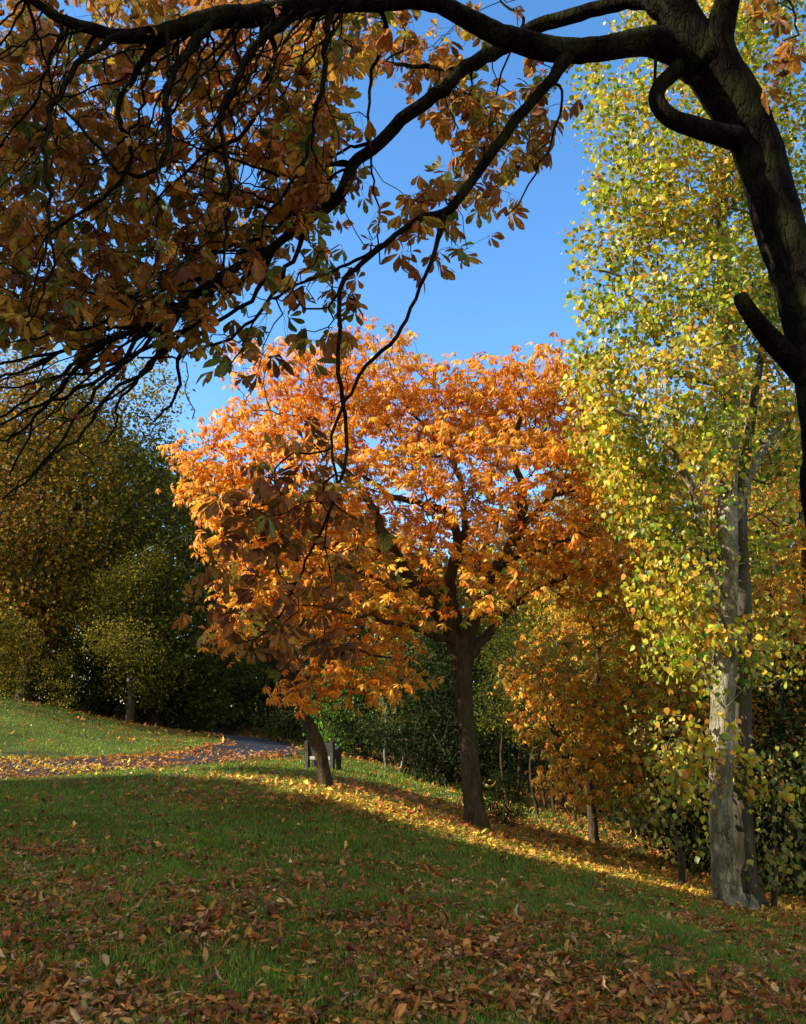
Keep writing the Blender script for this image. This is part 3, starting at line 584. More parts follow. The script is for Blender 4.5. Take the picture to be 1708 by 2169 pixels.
# --- the glowing orange chestnut
orange = ([(.82, .33, .025), (.88, .41, .035), (.74, .24, .02), (.90, .50, .06), (.80, .52, .05), (.55, .17, .02)], [5, 4.5, 1.6, 2.2, 1, .8])
golden = ([(.84, .48, .04), (.84, .38, .03), (.62, .54, .05), (.38, .46, .05), (.86, .58, .08)], [4, 4, 1.6, .6, 1.2])
b = W(1005, 1752, 15.5)
main, _ = leaf_tree('chestnut_tree', 'tall spreading orange chestnut tree with a straight brown trunk in mid lawn', b,
 [(1008,1756,15.5,66),(1004,1715,15.5,46),(994,1600,15.5,39),(984,1500,15.5,37),(980,1420,15.5,42),(978,1385,15.5,40)],
 [[(978,1385,15.5,40),(940,1320,15.3,30),(895,1250,15,27),(845,1190,14.8,24),(810,1120,14.6,20),(770,1040,14.6,15),(700,960,14.8,9),(640,880,15,5)],
  [(978,1390,15.5,38),(962,1310,15.6,28),(955,1230,15.7,24),(970,1150,15.8,20),(950,1090,15.8,17),(900,1070,15.6,14),(830,1050,15.4,12),(770,1010,15.4,8)],
  [(978,1390,15.5,38),(1010,1300,15.3,28),(1040,1220,15.1,26),(1080,1160,15.1,22),(1110,1060,15.4,17),(1090,960,15.8,13),(1110,860,16,8)],
  [(985,1400,15.5,30),(1030,1345,15.8,20),(1080,1290,16.2,17),(1160,1240,16.6,14),(1260,1190,17,9),(1340,1200,17,6)],
  [(965,1210,15.7,20),(985,1100,16,14),(960,980,16.2,10),(880,880,16.3,7),(830,790,16.3,5)],
  [(895,1250,15,20),(820,1240,14.6,13),(740,1200,14.3,10),(640,1190,14.2,7),(540,1160,14.2,5)],
  [(1080,1160,15.1,18),(1150,1070,15.5,14),(1220,1035,16,13),(1290,1045,16.2,9)],
  [(950,1360,15.4,18),(880,1330,14.6,13),(800,1310,14.2,9),(700,1290,14,6)],
  [(1050,1200,15.1,14),(1150,1160,14.2,11),(1230,1130,13.8,8)]],
 [(585,850,15.3,125,110,1.7),(690,850,15.8,120,110,2),(805,800,16,110,100,2.2),(870,880,16.2,120,110,2.2),(1130,830,16.5,120,95,2),(1040,860,16.5,110,85,2),(960,880,16,110,85,2),(1190,900,16.5,95,110,1.8),
  (470,1010,15,105,85,1.6),(530,960,15,110,90,1.6),(500,1110,14.6,100,90,1.5),(560,1180,14.4,110,100,1.5),(700,1030,14.8,160,140,2),(860,1030,14.4,150,140,2),(1010,1010,14.8,150,120,2.2),(1160,1040,15.4,140,120,2.2),
  (800,1210,14,150,80,1.6),(680,1220,14.4,130,80,1.5),(1040,1270,13.8,120,45,1.2),(1120,1180,14.6,150,80,1.8),(1260,1200,16,130,90,1.6),(960,1160,14.6,120,80,1.8),(1250,1050,16.5,100,90,1.6),(1230,900,16.8,90,90,1.6),(760,1130,15.6,140,90,1.4),(850,1200,15.9,120,80,1.4),(900,1290,14,110,50,1.2)],
 3100, 7, .15, .16, grad((orange, golden, lambda P: sstep(5.8, 2.6, P[:, 2]) * .75 + sstep(0, 5, P[:, 0]) * .25)), dmin=.25, group='horse chestnut trees', bareext=130, clump=(.8, .30), carve=[(u, v, 36, 15.6) for u, v in [(945,1330),(905,1265),(870,1220),(840,1180),(815,1120),(795,1070),(1005,1330),(1040,1220),(1075,1165),(1105,1080),(1100,990),(960,1270),(958,1220),(968,1160),(955,1100),(905,1072),(845,1058),(980,1060),(965,990),(1210,1040),(1160,1065),(800,1245),(730,1200),(1110,1275),(1190,1225)]])
# --- young leaning chestnut
b = W(690, 1665, 16.5)
leaf_tree('chestnut_tree', 'small leaning chestnut tree with orange leaves beside the bench', b,
 [(692,1665,16.5,30),(684,1620,16.5,26),(674,1580,16.5,30),(662,1552,16.5,27),(645,1515,16.5,22),(632,1480,16.4,19),(610,1410,16.3,18),(596,1350,16.2,14)],
 [[(632,1480,16.4,16),(660,1420,16,9),(740,1380,15.6,6),(850,1400,15.4,4)],[(596,1350,16.2,12),(560,1290,16,8),(510,1260,15.8,5)],[(600,1370,16.2,10),(660,1300,16,7),(720,1260,16,4)],[(610,1410,16.3,9),(560,1390,15.7,6),(490,1350,15.5,4)]],
 [(520,1270,15.6,90,80,1.2),(640,1290,15.8,110,70,1.3),(500,1350,15.4,70,35,.9),(700,1410,15.5,110,42,1.1),(830,1430,15.4,95,36,.9),(640,1470,15.4,65,26,.8),(780,1340,15.6,120,60,1.2),(760,1460,15.4,80,28,.8)],
 330, 6, .15, .16, grad((orange, golden, lambda P: .25 + 0 * P[:, 0])), dmin=.24, group='horse chestnut trees', tip_r=.005, step=.25)
# --- small chestnut at the wood's edge
b = W(1255, 1782, 18.5)
gol2 = ([(.78, .40, .03), (.82, .32, .025), (.72, .46, .05), (.42, .40, .04), (.60, .22, .02)], [4, 4, 3, 2, 2]); olive = ([(.34, .34, .03), (.50, .40, .04), (.20, .27, .03), (.66, .36, .03)], [3, 3, 2, 2])
leaf_tree('chestnut_tree', 'low orange and gold chestnut tree with a thin crooked trunk by the wood', b,
 [(1258,1782,18.5,26),(1256,1740,18.5,19),(1250,1690,18.5,17),(1244,1640,18.5,16),(1250,1560,18.4,18),(1262,1470,18.2,15),(1270,1380,18,11)],
 [[(1245,1640,18.5,12),(1200,1580,18,9),(1150,1530,17.6,6)],[(1250,1560,18.4,12),(1330,1480,18,8),(1400,1400,17.6,5)],[(1245,1650,18.5,10),(1310,1600,18,7),(1370,1560,17.6,5)]],
 [(1180,1470,17.6,95,70,1.3),(1140,1530,17.3,50,45,.9),(1260,1390,17.8,120,90,1.5),(1220,1600,17.6,70,55,1.0),(1330,1480,17.4,110,100,1.5),(1400,1360,17.5,100,100,1.5),(1290,1290,18,130,70,1.6),(1390,1590,17.2,90,90,1.2),(1290,1560,17.5,90,70,1.2),(1440,1500,17,80,120,1.2),(1160,1390,17.6,70,60,1.1),(1340,1180,17.4,130,110,1.6),(1450,1280,17,90,120,1.4),(1250,1180,17.8,100,80,1.4),(1440,1080,17.4,90,90,1.4),(1350,1650,17.2,80,60,1.0),(1230,1500,17.2,100,80,1.2),(1110,1430,17.2,50,50,.9),(1180,1640,17.2,50,35,.8),(1280,1680,17,80,45,.9),(1400,1700,16.6,80,50,.9),(1340,1580,16.4,110,90,1.1),(1420,1420,16,90,110,1.1)],
 1800, 6, .17, .15, grad((gol2, olive, lambda P: sstep(2, 5, P[:, 0]) * .5 + .1)), dmin=.25, group='horse chestnut trees', tip_r=.005)
# --- orange chestnut behind the lime on the right
b = np.array([8.6, 17.5, ground(8.6, 17.5)])
leaf_tree('chestnut_tree', 'rust orange chestnut tree behind the pale lime trunk at the right edge', b,
 [(1760,1960,17.5,50),(1745,1700,17.5,44),(1730,1450,17.5,36),(1715,1250,17.5,26),(1700,1050,17.5,16),(1690,900,17.5,9)],
 [[(1730,1450,17.5,22),(1680,1350,17,13),(1630,1260,16.6,8)],[(1745,1650,17.5,20),(1680,1580,17,11),(1620,1530,16.6,7)]],
 [(1640,900,17.2,100,110,1.7),(1680,1060,17,110,110,1.8),(1640,1240,16.8,110,110,1.7),(1680,1400,16.6,110,120,1.7),(1630,1540,16.4,90,100,1.4),(1690,1680,16.6,90,110,1.4),(1760,1200,17.5,110,300,1.8)],
 760, 6, .18, .15, grad((gol2, olive, lambda P: .35 + 0 * P[:, 0])), dmin=.28, group='horse chestnut trees')
# --- tall lime
b = W(1560, 1918, 12.2)
limeg = ([(.30, .42, .018), (.48, .52, .022), (.15, .29, .016), (.64, .50, .03), (.06, .14, .012)], [3.6, 2.6, 3.8, 1.8, 3.2])
limey = ([(.74, .56, .035), (.70, .36, .03), (.50, .48, .035), (.55, .22, .025), (.24, .30, .025)], [4, 2, 3, 1.4, 2])
_, lk = leaf_tree('lime_tree', 'very tall yellow green lime tree with a pale sunlit trunk on the right', b,
 [(1546,1920,12.2,90),(1540,1888,12.2,62),(1534,1835,12.2,51),(1528,1700,12.2,47),(1530,1500,12.25,50),(1537,1300,12.3,48),(1540,1150,12.35,44),(1543,1000,12.4,38),(1546,850,12.45,40),(1540,700,12.5,33),(1532,550,12.55,27),(1524,400,12.6,22),(1516,200,12.7,17),(1508,0,12.8,13),(1500,-250,12.9,8),(1495,-450,13,4)],
 [[(1520,1300,12.3,30),(1500,1180,12.1,20),(1478,1080,12,17),(1440,980,11.9,15),(1400,910,11.9,13),(1340,880,11.9,10),(1255,862,11.9,7)],
  [(1556,1100,12.35,30),(1590,1000,12.6,18),(1640,920,12.9,13),(1700,860,13.2,8)],
  [(1540,700,12.5,18),(1470,640,12.4,11),(1380,600,12.4,7),(1260,570,12.4,4)],[(1530,520,12.55,16),(1450,430,12.6,9),(1330,380,12.6,6)],[(1546,820,12.45,18),(1460,800,12.1,11),(1380,760,12,6)],
  [(1524,400,12.6,14),(1600,300,13,8),(1680,200,13.4,5)],[(1518,250,12.7,12),(1420,150,12.6,7),(1300,60,12.6,4)],[(1540,1250,12.3,12),(1440,1180,12,6),(1350,1130,12,3)]],
 [(1330,130,12.5,110,95,1.6),(1440,30,12.6,130,120,1.7),(1600,60,12.8,130,130,1.9),(1290,290,12.5,90,90,1.4),(1390,260,12.4,110,110,1.5),(1640,250,13.4,110,120,1.8),(1480,380,12.3,120,110,1.6),(1310,460,12.5,90,90,1.3),(1420,520,12.3,120,90,1.5),
  (1290,590,12.4,75,80,1.2),(1640,480,13.6,100,110,1.7),(1470,660,12.2,110,110,1.5),(1340,700,12.4,110,90,1.3),(1280,790,12.6,80,70,1.2),(1420,800,12,120,90,1.4),(1330,900,12.3,110,80,1.3),(1620,720,13.6,90,110,1.6),(1630,930,13.4,90,90,1.5),
  (1440,950,11.9,110,90,1.3),(1380,1050,12.1,110,90,1.3),(1450,1120,12,90,90,1.2),(1360,960,12,120,110,1.4),(1440,1040,11.7,100,120,1.1),(1500,1000,11.6,60,120,.7),(1410,1240,12.2,90,80,1.1),(1450,1370,12.3,80,80,1.1),(1480,1480,12.0,60,110,.8),(1460,1620,11.9,60,70,.7),(1600,1420,12.0,50,120,.7),(1610,1640,12.0,50,90,.7),(1480,-150,13,190,130,2),(1630,1150,13.2,60,70,1.2),(1540,560,12.0,70,170,.9),(1530,860,11.9,70,110,.8),(1550,300,12.1,80,140,.9),(1500,130,12.3,110,120,1.3),(1370,400,12.3,100,100,1.4)],
 5200, 19, .135, .085, grad((limeg, limey, lambda P: .30 + .25 * sstep(9, 3, P[:, 2])), 1.0, 5), kind='lime', bark='bark_grey', leafm='lime_leaf', dmin=.16, clump=(.7, .505), lod=0, tip_r=.005, lump=.1, sides=(4, 6, 10, 36), bareext=80, shell=1.6)
# --- second, darker lime standing just behind it, and young lime round its foot
b = W(1582, 1905, 12.6)
leaf_tree('lime_tree', 'dark grey lime trunk tucked close behind the pale sunlit one', b,
 [(1582,1905,12.6,78),(1574,1850,12.6,60),(1568,1700,12.6,52),(1567,1500,12.65,48),(1570,1300,12.7,42),(1568,1200,12.75,38),(1570,1050,12.9,26),(1590,900,13,18),(1620,700,13.2,12),(1640,500,13.4,7)],
 [], [(1640,620,13.6,90,130,1.4),(1660,850,13.6,80,110,1.3),(1610,1350,13.3,60,90,1.0),(1640,1050,13.6,70,90,1.1)], 330, 13, .2, .085, grad((limeg, limey, lambda P: .3 + 0 * P[:, 0]), 1.0, 6), kind='lime', bark='bark_wood', leafm='lime_leaf', dmin=.24, tip_r=.005)
yg = ([(.34, .34, .05), (.5, .42, .06), (.14, .2, .03), (.2, .24, .035)], [2, 2, 3, 3]); dk = ([(.08, .12, .02), (.11, .14, .025), (.26, .22, .04)], [3, 3, 1.4])
for (bu, bv, by, lob, lab) in [
 (1440,1800,13.6,[(1400,1690,13.2,90,55,.8),(1350,1760,13.2,60,40,.7),(1450,1620,13.2,80,70,.8),(1400,1560,13.4,70,50,.8),(1460,1740,13.0,70,60,.7)],'young lime bush with yellow green leaves left of the pale lime trunk'),
 (1640,1900,12.6,[(1640,1700,12.4,60,70,.7),(1680,1800,12.2,60,70,.7),(1620,1830,12.4,45,50,.6),(1690,1620,12.6,50,70,.7)],'young lime bush with yellow green leaves right of the pale lime trunk')]:
    bb = W(bu, bv, by); bb[2] = ground(bb[0], bb[1])
    V0 = lob[0]
    leaf_tree('lime_bush', lab, bb, [(bu,bv,by,12),((bu+V0[0])/2,(bv+V0[1])/2,by,9),(V0[0],V0[1],V0[2],5)], [], lob, 150, 8, .16, .085, grad((yg, dk, lambda P: .45 + 0 * P[:, 0]), .5, 3), kind='lime', bark='bark_wood', leafm='lime_leaf', dmin=.18, tip_r=.004, cat='bush', lump=0)

# ================================================================== woodland prototypes and copies
PROTO = {}
def proto_tree(name, hgt, crown0, rad, ncl, per, spr, size, pal, bark='bark_wood', lean=0, r0=.28, shell=1.7, kindm='wood_leaf', lobes=14, lod=2, step=.8, two=False):
    sk = Skel(); T = [np.array([0, 0, -.4])] + [np.array([lean * t * hgt * .3 + rng.normal(0, .12), rng.normal(0, .12), hgt * t]) for t in (.04, .15, .3, .45, .6, .75, .9)]
    sk.limb(T, np.array([1.35, 1.1, .9, .8, .68, .5, .33, .15]) * r0, step=.5)
    if two: sk.limb([T[2], T[2] + [.5, .2, hgt * .2], T[2] + [1.6, .5, hgt * .45], T[2] + [2.2, .6, hgt * .65]], np.array([.6, .55, .4, .15]) * r0, sk.near(T[2]), step=.5)
    LB_ = []
    for k in range(lobes):
        t = (k + .5) / lobes; z = hgt * (crown0 + (1 - crown0) * t); prof = math.sin(math.pi * (.12 + .8 * t)) ** .6 * rad; a = rng.random() * 6.283; d = prof * .55 * math.sqrt(rng.random()) * 1.2
        LB_.append((np.array([lean * t * hgt * .3 + math.cos(a) * d, math.sin(a) * d, z]), np.array([prof * .62, prof * .62, hgt * .085 + rad * .12])))
    A = []
    for k in range(ncl):
        c, r_ = LB_[rng.integers(len(LB_))]; A.append(c + nrm(rng.normal(size=3)) * rng.random() ** (.5 / shell) * r_)
    A = spread(np.array(A), spr * .9); A = order(A, np.array([0, 0, hgt * crown0])); tips, dirs = sk.reach(A, step, .2, .1, .08, .03, start=4)
    idx = np.repeat(np.arange(len(tips)), per); n = len(idx); P = sk.P[tips][idx] + rng.normal(0, 1, (n, 3)) * [spr, spr, spr * .6]
    ow = nrm(P - [0, 0, hgt * .55]); s = size * (.6 + .8 * rng.random(n)); Lv = Leaves(); col = palette(pal[0], n, pal[1], .25) * (.75 + .5 * vnoise(P[:, 0] + P[:, 1] * .7, P[:, 2], 1.6, 9))[:, None]
    Lv.add(P, ow * .4 + rng.normal(0, .6, (n, 3)) + [0, 0, -.5], ow * .4 + UP * .6 + rng.normal(0, .5, (n, 3)), s, s * .72, .15, .2, col)
    root = empty(name, (0, 0, 0)); tr = bark_obj('trunk', sk, M[bark], root, None, tip_r=.02 if hgt > 6 else .008, gam=.4, lump=.04, sides=(3, 5, 8, 12), rmax=.14)
    cr = Lv.build('crown', M[kindm], root, lod=lod); zz = np.empty(len(cr.data.vertices) * 3); cr.data.vertices.foreach_get('co', zz); PROTO[name] = [root, tr, cr, False, float(zz[2::3].max())]; return PROTO[name]
def place(key, u, y, top=None, label='', cat='tree', group=None, rot=None, scale=None, x=None, wide=1.0):
    root, tr, cr, used, hgt = PROTO[key]
    if used:
        r2 = root.copy(); C.objects.link(r2)
        for ch in (tr, cr): c2 = ch.copy(); C.objects.link(c2); c2.parent = r2
    else: r2 = root; PROTO[key][3] = True
    if x is None: x = (u - CU) / F * y * .985
    z = ground(x, y)
    if top is not None: scale = (W(u, top, y)[2] - z) / hgt
    r2.location = (x, y, z - .05); r2.rotation_euler = (0, 0, rng.random() * 6.283 if rot is None else rot); r2.scale = (scale * wide, scale * wide, scale)
    for k_ in ('label', 'category', 'group'):
        if k_ in r2: del r2[k_]
    tag(r2, label, cat, group); return r2
P_olive = ([(.22, .17, .02), (.32, .23, .026), (.13, .13, .016), (.46, .33, .04), (.07, .085, .012)], [4, 3, 3, 1.5, 2])
P_brown = ([(.21, .12, .02), (.15, .10, .016), (.32, .18, .025), (.09, .085, .013)], [3, 3, 1.5, 2.5])
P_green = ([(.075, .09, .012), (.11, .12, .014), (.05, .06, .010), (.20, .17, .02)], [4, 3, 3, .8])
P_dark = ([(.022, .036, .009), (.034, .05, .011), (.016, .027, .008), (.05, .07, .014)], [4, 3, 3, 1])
P_yel = ([(.48, .38, .04), (.24, .22, .03), (.62, .48, .07), (.06, .08, .014)], [3, 3, 1.2, 3])
P_fresh = ([(.16, .26, .035), (.24, .32, .05), (.09, .17, .03)], [3, 2, 3])
proto_tree('oak_tree', 18, .18, 5.6, 900, 26, .62, .21, P_olive, r0=.42, two=True)
proto_tree('beech_tree', 18, .12, 5.0, 950, 26, .6, .20, P_brown, r0=.38)
proto_tree('shade_tree', 14, .10, 4.2, 800, 26, .55, .18, P_green, r0=.3)
P_gold = ([(.50, .25, .025), (.42, .30, .035), (.22, .22, .03), (.60, .30, .03), (.13, .15, .02)], [3, 3, 3, 2, 2])
proto_tree('hornbeam_tree', 15, .08, 4.4, 900, 26, .5, .17, P_gold, r0=.3)
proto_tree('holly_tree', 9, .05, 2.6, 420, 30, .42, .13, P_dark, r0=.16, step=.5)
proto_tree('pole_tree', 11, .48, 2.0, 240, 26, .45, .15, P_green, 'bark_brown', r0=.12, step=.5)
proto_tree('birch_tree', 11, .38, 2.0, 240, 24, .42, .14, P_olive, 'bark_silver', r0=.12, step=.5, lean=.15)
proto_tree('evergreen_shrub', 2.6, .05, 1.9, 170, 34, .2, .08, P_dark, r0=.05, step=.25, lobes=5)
proto_tree('yellow_shrub', 3.4, .05, 2.3, 150, 24, .24, .12, P_yel, r0=.05, step=.3, lobes=8)
proto_tree('green_shrub', 3.0, .08, 1.5, 170, 24, .24, .11, P_fresh, r0=.05, step=.3, lobes=8)
G1 = 'tall trees of the wood behind the left bank'; G2 = 'trees of the dark wood behind the orange chestnuts'; G3 = 'slender trunks standing in the dark wood'; G4 = 'shrubs along the edge of the wood'
place('oak_tree', 60, 41, 700, 'tallest olive brown oak tree at far left rising into the hanging twigs', group=G1, rot=.5)
place('oak_tree', 215, 43, 735, 'olive oak tree with spreading dark boughs above the left bank', group=G1, rot=2.6)
place('beech_tree', -60, 38, 740, 'brown beech tree cut off by the left edge of the picture', group=G1, rot=1)
place('shade_tree', 345, 40, 890, 'dark green maple tree just left of the glowing orange crown', group=G1, rot=3, wide=1.15)
place('beech_tree', 140, 48, 800, 'russet beech tree between the two olive oaks on the bank', group=G1, rot=4)
place('oak_tree', 285, 38, 1130, 'low leaning oak tree with a thick dark trunk at the top of the bank', group=G1, rot=3.6, wide=1.1)
place('oak_tree', 0, 31, None, 'unseen oak tree added beyond the left edge to shade the bank', group=G1, rot=2, scale=.62, x=-27)  # unseen tree, added to throw dappled shade on the bank
place('shade_tree', 440, 47, 1010, 'green maple tree over the far bend of the path', group=G1, rot=5)
place('beech_tree', 560, 54, 1050, 'brown beech tree beyond the end of the path', group=G2)
place('shade_tree', 680, 47, 1120, 'dark maple tree beyond the bench', group=G2, rot=1)
place('oak_tree', 800, 52, 1060, 'oak tree in the wood behind the leaning chestnut', group=G2)
place('shade_tree', 930, 42, 1150, 'dark maple tree left of the main brown trunk', group=G2, rot=2)
place('holly_tree', 880, 31, 1290, 'dark holly tree beside the silver trunks', group=G2)
place('oak_tree', 1090, 44, 1010, 'oak tree in the wood right behind the main orange crown', group=G2, rot=2)
place('shade_tree', 1050, 40, 1200, 'green maple tree right of the main brown trunk', group=G2, rot=4)
place('holly_tree', 1170, 37, 1330, 'dark holly tree behind the slender trunks', group=G2)
place('hornbeam_tree', 1290, 34, 850, 'golden hornbeam tree behind the low gold chestnut', group=G2)
place('hornbeam_tree', 1430, 30, 800, 'golden green hornbeam tree left of the tall lime', group=G2, rot=5)
place('beech_tree', 1540, 35, 760, 'brown beech tree directly behind the pale lime trunk', group=G2)
place('hornbeam_tree', 1660, 27, 830, 'gold and green hornbeam tree behind the rust orange chestnut', group=G2, rot=.3)
place('oak_tree', 1760, 34, 800, 'oak tree cut off by the right edge of the picture', group=G2)
for k_, (u_, y_, t_, lab) in enumerate([(1062,22,1300,'first slender trunk right of the main brown trunk'),(1092,24,1290,'second slender trunk right of the main brown trunk'),(1122,21.5,1330,'third slender trunk, slightly thicker, in the dark wood'),
 (1140,24,1300,'fourth slender trunk in the middle of the dark group'),(1162,22.5,1320,'fifth slender trunk, left of the low gold chestnut'),(1184,25,1300,'sixth slender trunk close behind the gold chestnut'),(1208,22,1350,'seventh slender trunk touching the gold leaves'),
 (1228,24,1300,'slender trunk just left of the crooked chestnut trunk'),(1290,24,1300,'slender trunk just right of the crooked chestnut trunk'),(1330,24,1380,'slender trunk half hidden under the gold chestnut leaves'),(1480,22,1200,'slender trunk left of the pale lime trunk'),(1650,20,1300,'slender trunk right of the pale lime trunk')]):
    place('pole_tree', u_, y_, t_, lab, group=G3)
place('birch_tree', 822, 27.5, 1330, 'silver leaning birch tree with a crooked pale stem right of the bench', group=G3, rot=3.1)
place('birch_tree', 851, 29, 1320, 'upright silver birch tree beside the crooked one', group=G3, rot=1.0)
place('birch_tree', 887, 30, 1310, 'silver birch tree rising out of the dark shrubs', group=G3, rot=2.0)
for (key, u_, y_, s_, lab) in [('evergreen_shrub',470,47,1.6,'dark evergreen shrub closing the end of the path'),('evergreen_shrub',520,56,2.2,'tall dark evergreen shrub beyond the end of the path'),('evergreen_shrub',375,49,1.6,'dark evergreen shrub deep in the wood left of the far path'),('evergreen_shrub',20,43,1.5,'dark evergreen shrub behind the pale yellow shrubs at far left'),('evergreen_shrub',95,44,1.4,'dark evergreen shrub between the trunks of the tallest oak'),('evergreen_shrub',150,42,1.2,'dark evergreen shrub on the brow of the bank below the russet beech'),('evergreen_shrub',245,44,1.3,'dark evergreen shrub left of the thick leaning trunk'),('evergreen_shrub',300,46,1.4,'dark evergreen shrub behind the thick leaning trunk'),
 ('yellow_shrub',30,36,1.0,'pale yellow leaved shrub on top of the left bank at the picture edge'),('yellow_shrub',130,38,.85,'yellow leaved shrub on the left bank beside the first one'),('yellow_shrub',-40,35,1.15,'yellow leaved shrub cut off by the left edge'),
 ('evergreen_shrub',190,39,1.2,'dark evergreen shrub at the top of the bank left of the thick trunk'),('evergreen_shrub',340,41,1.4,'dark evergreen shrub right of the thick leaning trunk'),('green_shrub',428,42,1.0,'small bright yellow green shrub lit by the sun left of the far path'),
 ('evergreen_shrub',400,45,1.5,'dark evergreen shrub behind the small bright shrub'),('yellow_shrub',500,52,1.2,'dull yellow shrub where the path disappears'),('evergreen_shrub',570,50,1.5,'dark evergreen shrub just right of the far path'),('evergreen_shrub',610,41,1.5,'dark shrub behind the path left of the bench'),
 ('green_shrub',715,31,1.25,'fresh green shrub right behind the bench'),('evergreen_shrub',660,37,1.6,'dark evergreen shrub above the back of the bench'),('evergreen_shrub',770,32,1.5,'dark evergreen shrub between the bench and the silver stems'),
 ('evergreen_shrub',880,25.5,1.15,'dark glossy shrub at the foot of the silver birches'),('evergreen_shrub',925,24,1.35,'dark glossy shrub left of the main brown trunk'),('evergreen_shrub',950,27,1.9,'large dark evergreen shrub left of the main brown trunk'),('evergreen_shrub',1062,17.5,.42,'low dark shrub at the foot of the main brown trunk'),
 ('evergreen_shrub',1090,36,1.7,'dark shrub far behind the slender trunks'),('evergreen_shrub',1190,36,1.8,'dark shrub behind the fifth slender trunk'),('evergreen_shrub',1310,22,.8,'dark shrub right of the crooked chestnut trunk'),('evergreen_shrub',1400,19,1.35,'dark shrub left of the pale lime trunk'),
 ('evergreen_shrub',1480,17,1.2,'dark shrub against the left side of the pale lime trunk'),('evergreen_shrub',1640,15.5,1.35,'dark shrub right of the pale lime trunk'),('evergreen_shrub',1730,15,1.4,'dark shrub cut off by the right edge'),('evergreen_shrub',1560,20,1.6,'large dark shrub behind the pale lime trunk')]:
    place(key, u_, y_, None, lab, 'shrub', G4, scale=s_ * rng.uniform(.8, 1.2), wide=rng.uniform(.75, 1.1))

# far wood closing the view: one mass
n = 210000; a = rng.random(n); x = -120 + 200 * a; y = 60 + 18 * rng.random(n) + 8 * np.sin(x * .09) - 12 * sstep(-12, -26, x); hh = 15 + 5 * vnoise(x, y * 0, 6) - 3 * sstep(-20, 0, x)
z = H(x, y) + hh * rng.random(n) ** .8; Lv = Leaves()
Lv.add(np.column_stack([x, y, z]), rng.normal(size=(n, 3)), rng.normal(0, .6, (n, 3)) + [0, -.4, .6], .5, .38, .1, .2, palette(P_green[0] + P_brown[0], n, None, .25))
tag(Lv.build('distant_woodland', M['wood_leaf'], lod=2), 'far dark woodland closing the view behind all the trees', 'woodland', kind='stuff')

# unseen casters added left of the picture to shape the lawn's shadow edges
SUN_AZ = np.array([-.985, -.1725]); SUN_EL = R(28); TE = math.tan(SUN_EL)
edge = [(350,1642,19.4),(520,1662,16.8),(700,1700,14.4),(850,1745,13.3),(1005,1796,12.2),(1200,1842,11.9),(1400,1880,11.9),(1530,1903,12.0)]
pts = []
for (u_, v_, y_) in edge:
    p = W(u_, v_, y_); 
    g_ = np.array([p[0], p[1], ground(p[0], p[1])]); t = (-21.5 - p[0]) / SUN_AZ[0]; pts.append(np.array([*(g_[:2] + SUN_AZ * t), g_[2] + t * TE]))
pts = np.array(pts); pts = pts[np.argsort(pts[:, 1])]
def caster_row(label, prof, thick, n, dens=1.0):
    """prof: points (x, y, top z) along the row"""
    prof = np.array(prof); g0 = np.array([prof[:, 0].mean(), prof[:, 1].mean(), 0]); g0[2] = ground(g0[0], g0[1])
    k = 60; t = np.linspace(0, len(prof) - 1, k); ii = np.arange(len(prof)); px_, py_, pz_ = [np.interp(t, ii, prof[:, j]) for j in range(3)]; px_ = px_ - thick / 2
    V, Q = [], []; rows = []
    for i in range(k):
        gz = ground(px_[i], py_[i]) - .3
        tp = pz_[i] - .25
        rows.append([(px_[i] - thick / 2 * .8, py_[i], gz), (px_[i] - thick / 2 * .8, py_[i], tp), (px_[i] + thick / 2 * .8, py_[i], tp), (px_[i] + thick / 2 * .8, py_[i], gz)])
    V = np.array(rows).reshape(-1, 3); idx = np.arange(k * 4).reshape(k, 4)
    Q = np.concatenate([np.stack([idx[:-1, j], idx[1:, j], idx[1:, j + 1], idx[:-1, j + 1]], -1) for j in range(3)] + [np.array([[0, 1, 2, 3], [k*4-4, k*4-1, k*4-2, k*4-3]])])
    r_ = empty('shade_hedge', g0); tag(r_, label, 'hedge')  # hedge-like wall out of view, added and shaped to cast the lawn shadow
    mk('caster_core', V, None, Q, M['bark_wood'], None, r_, False, loc=g0)
    tt = rng.random(n) * (len(prof) - 1); X_, Y_, Z_ = [np.interp(tt, ii, prof[:, j]) for j in range(3)]; X_ = X_ - thick / 2; gz = H(X_, Y_)
    s = rng.random(n); zz = np.where(rng.random(n) < .25, Z_ - .2 * rng.random(n), gz + (Z_ - gz) * s); xx = X_ + np.where(zz > Z_ - .22, (rng.random(n) - .5) * thick, (rng.integers(0, 2, n) - .5) * thick * (.8 + .3 * rng.random(n)))
    L_ = Leaves(); L_.add(np.column_stack([xx, Y_, zz]), rng.normal(size=(n, 3)), rng.normal(size=(n, 3)), .28, .2, .1, .1, palette(P_dark[0], n, None, .2)); L_.build('foliage', M['wood_leaf'], r_, lod=2, loc=g0)
row = [tuple(q) for q in pts]
far = [(-26, 30.5, row[-1][2] + .6)] if False else []
caster_row('unseen tall leafy shadow caster added left of the view to shade the lawn', [(-23.5, -14, 18.8), (-23, 4, 18.8), (row[0][0] - .6, row[0][1] - 3.2, 18), (row[0][0], row[0][1] - .25, 15.5)] + row, 2.0, 24000)

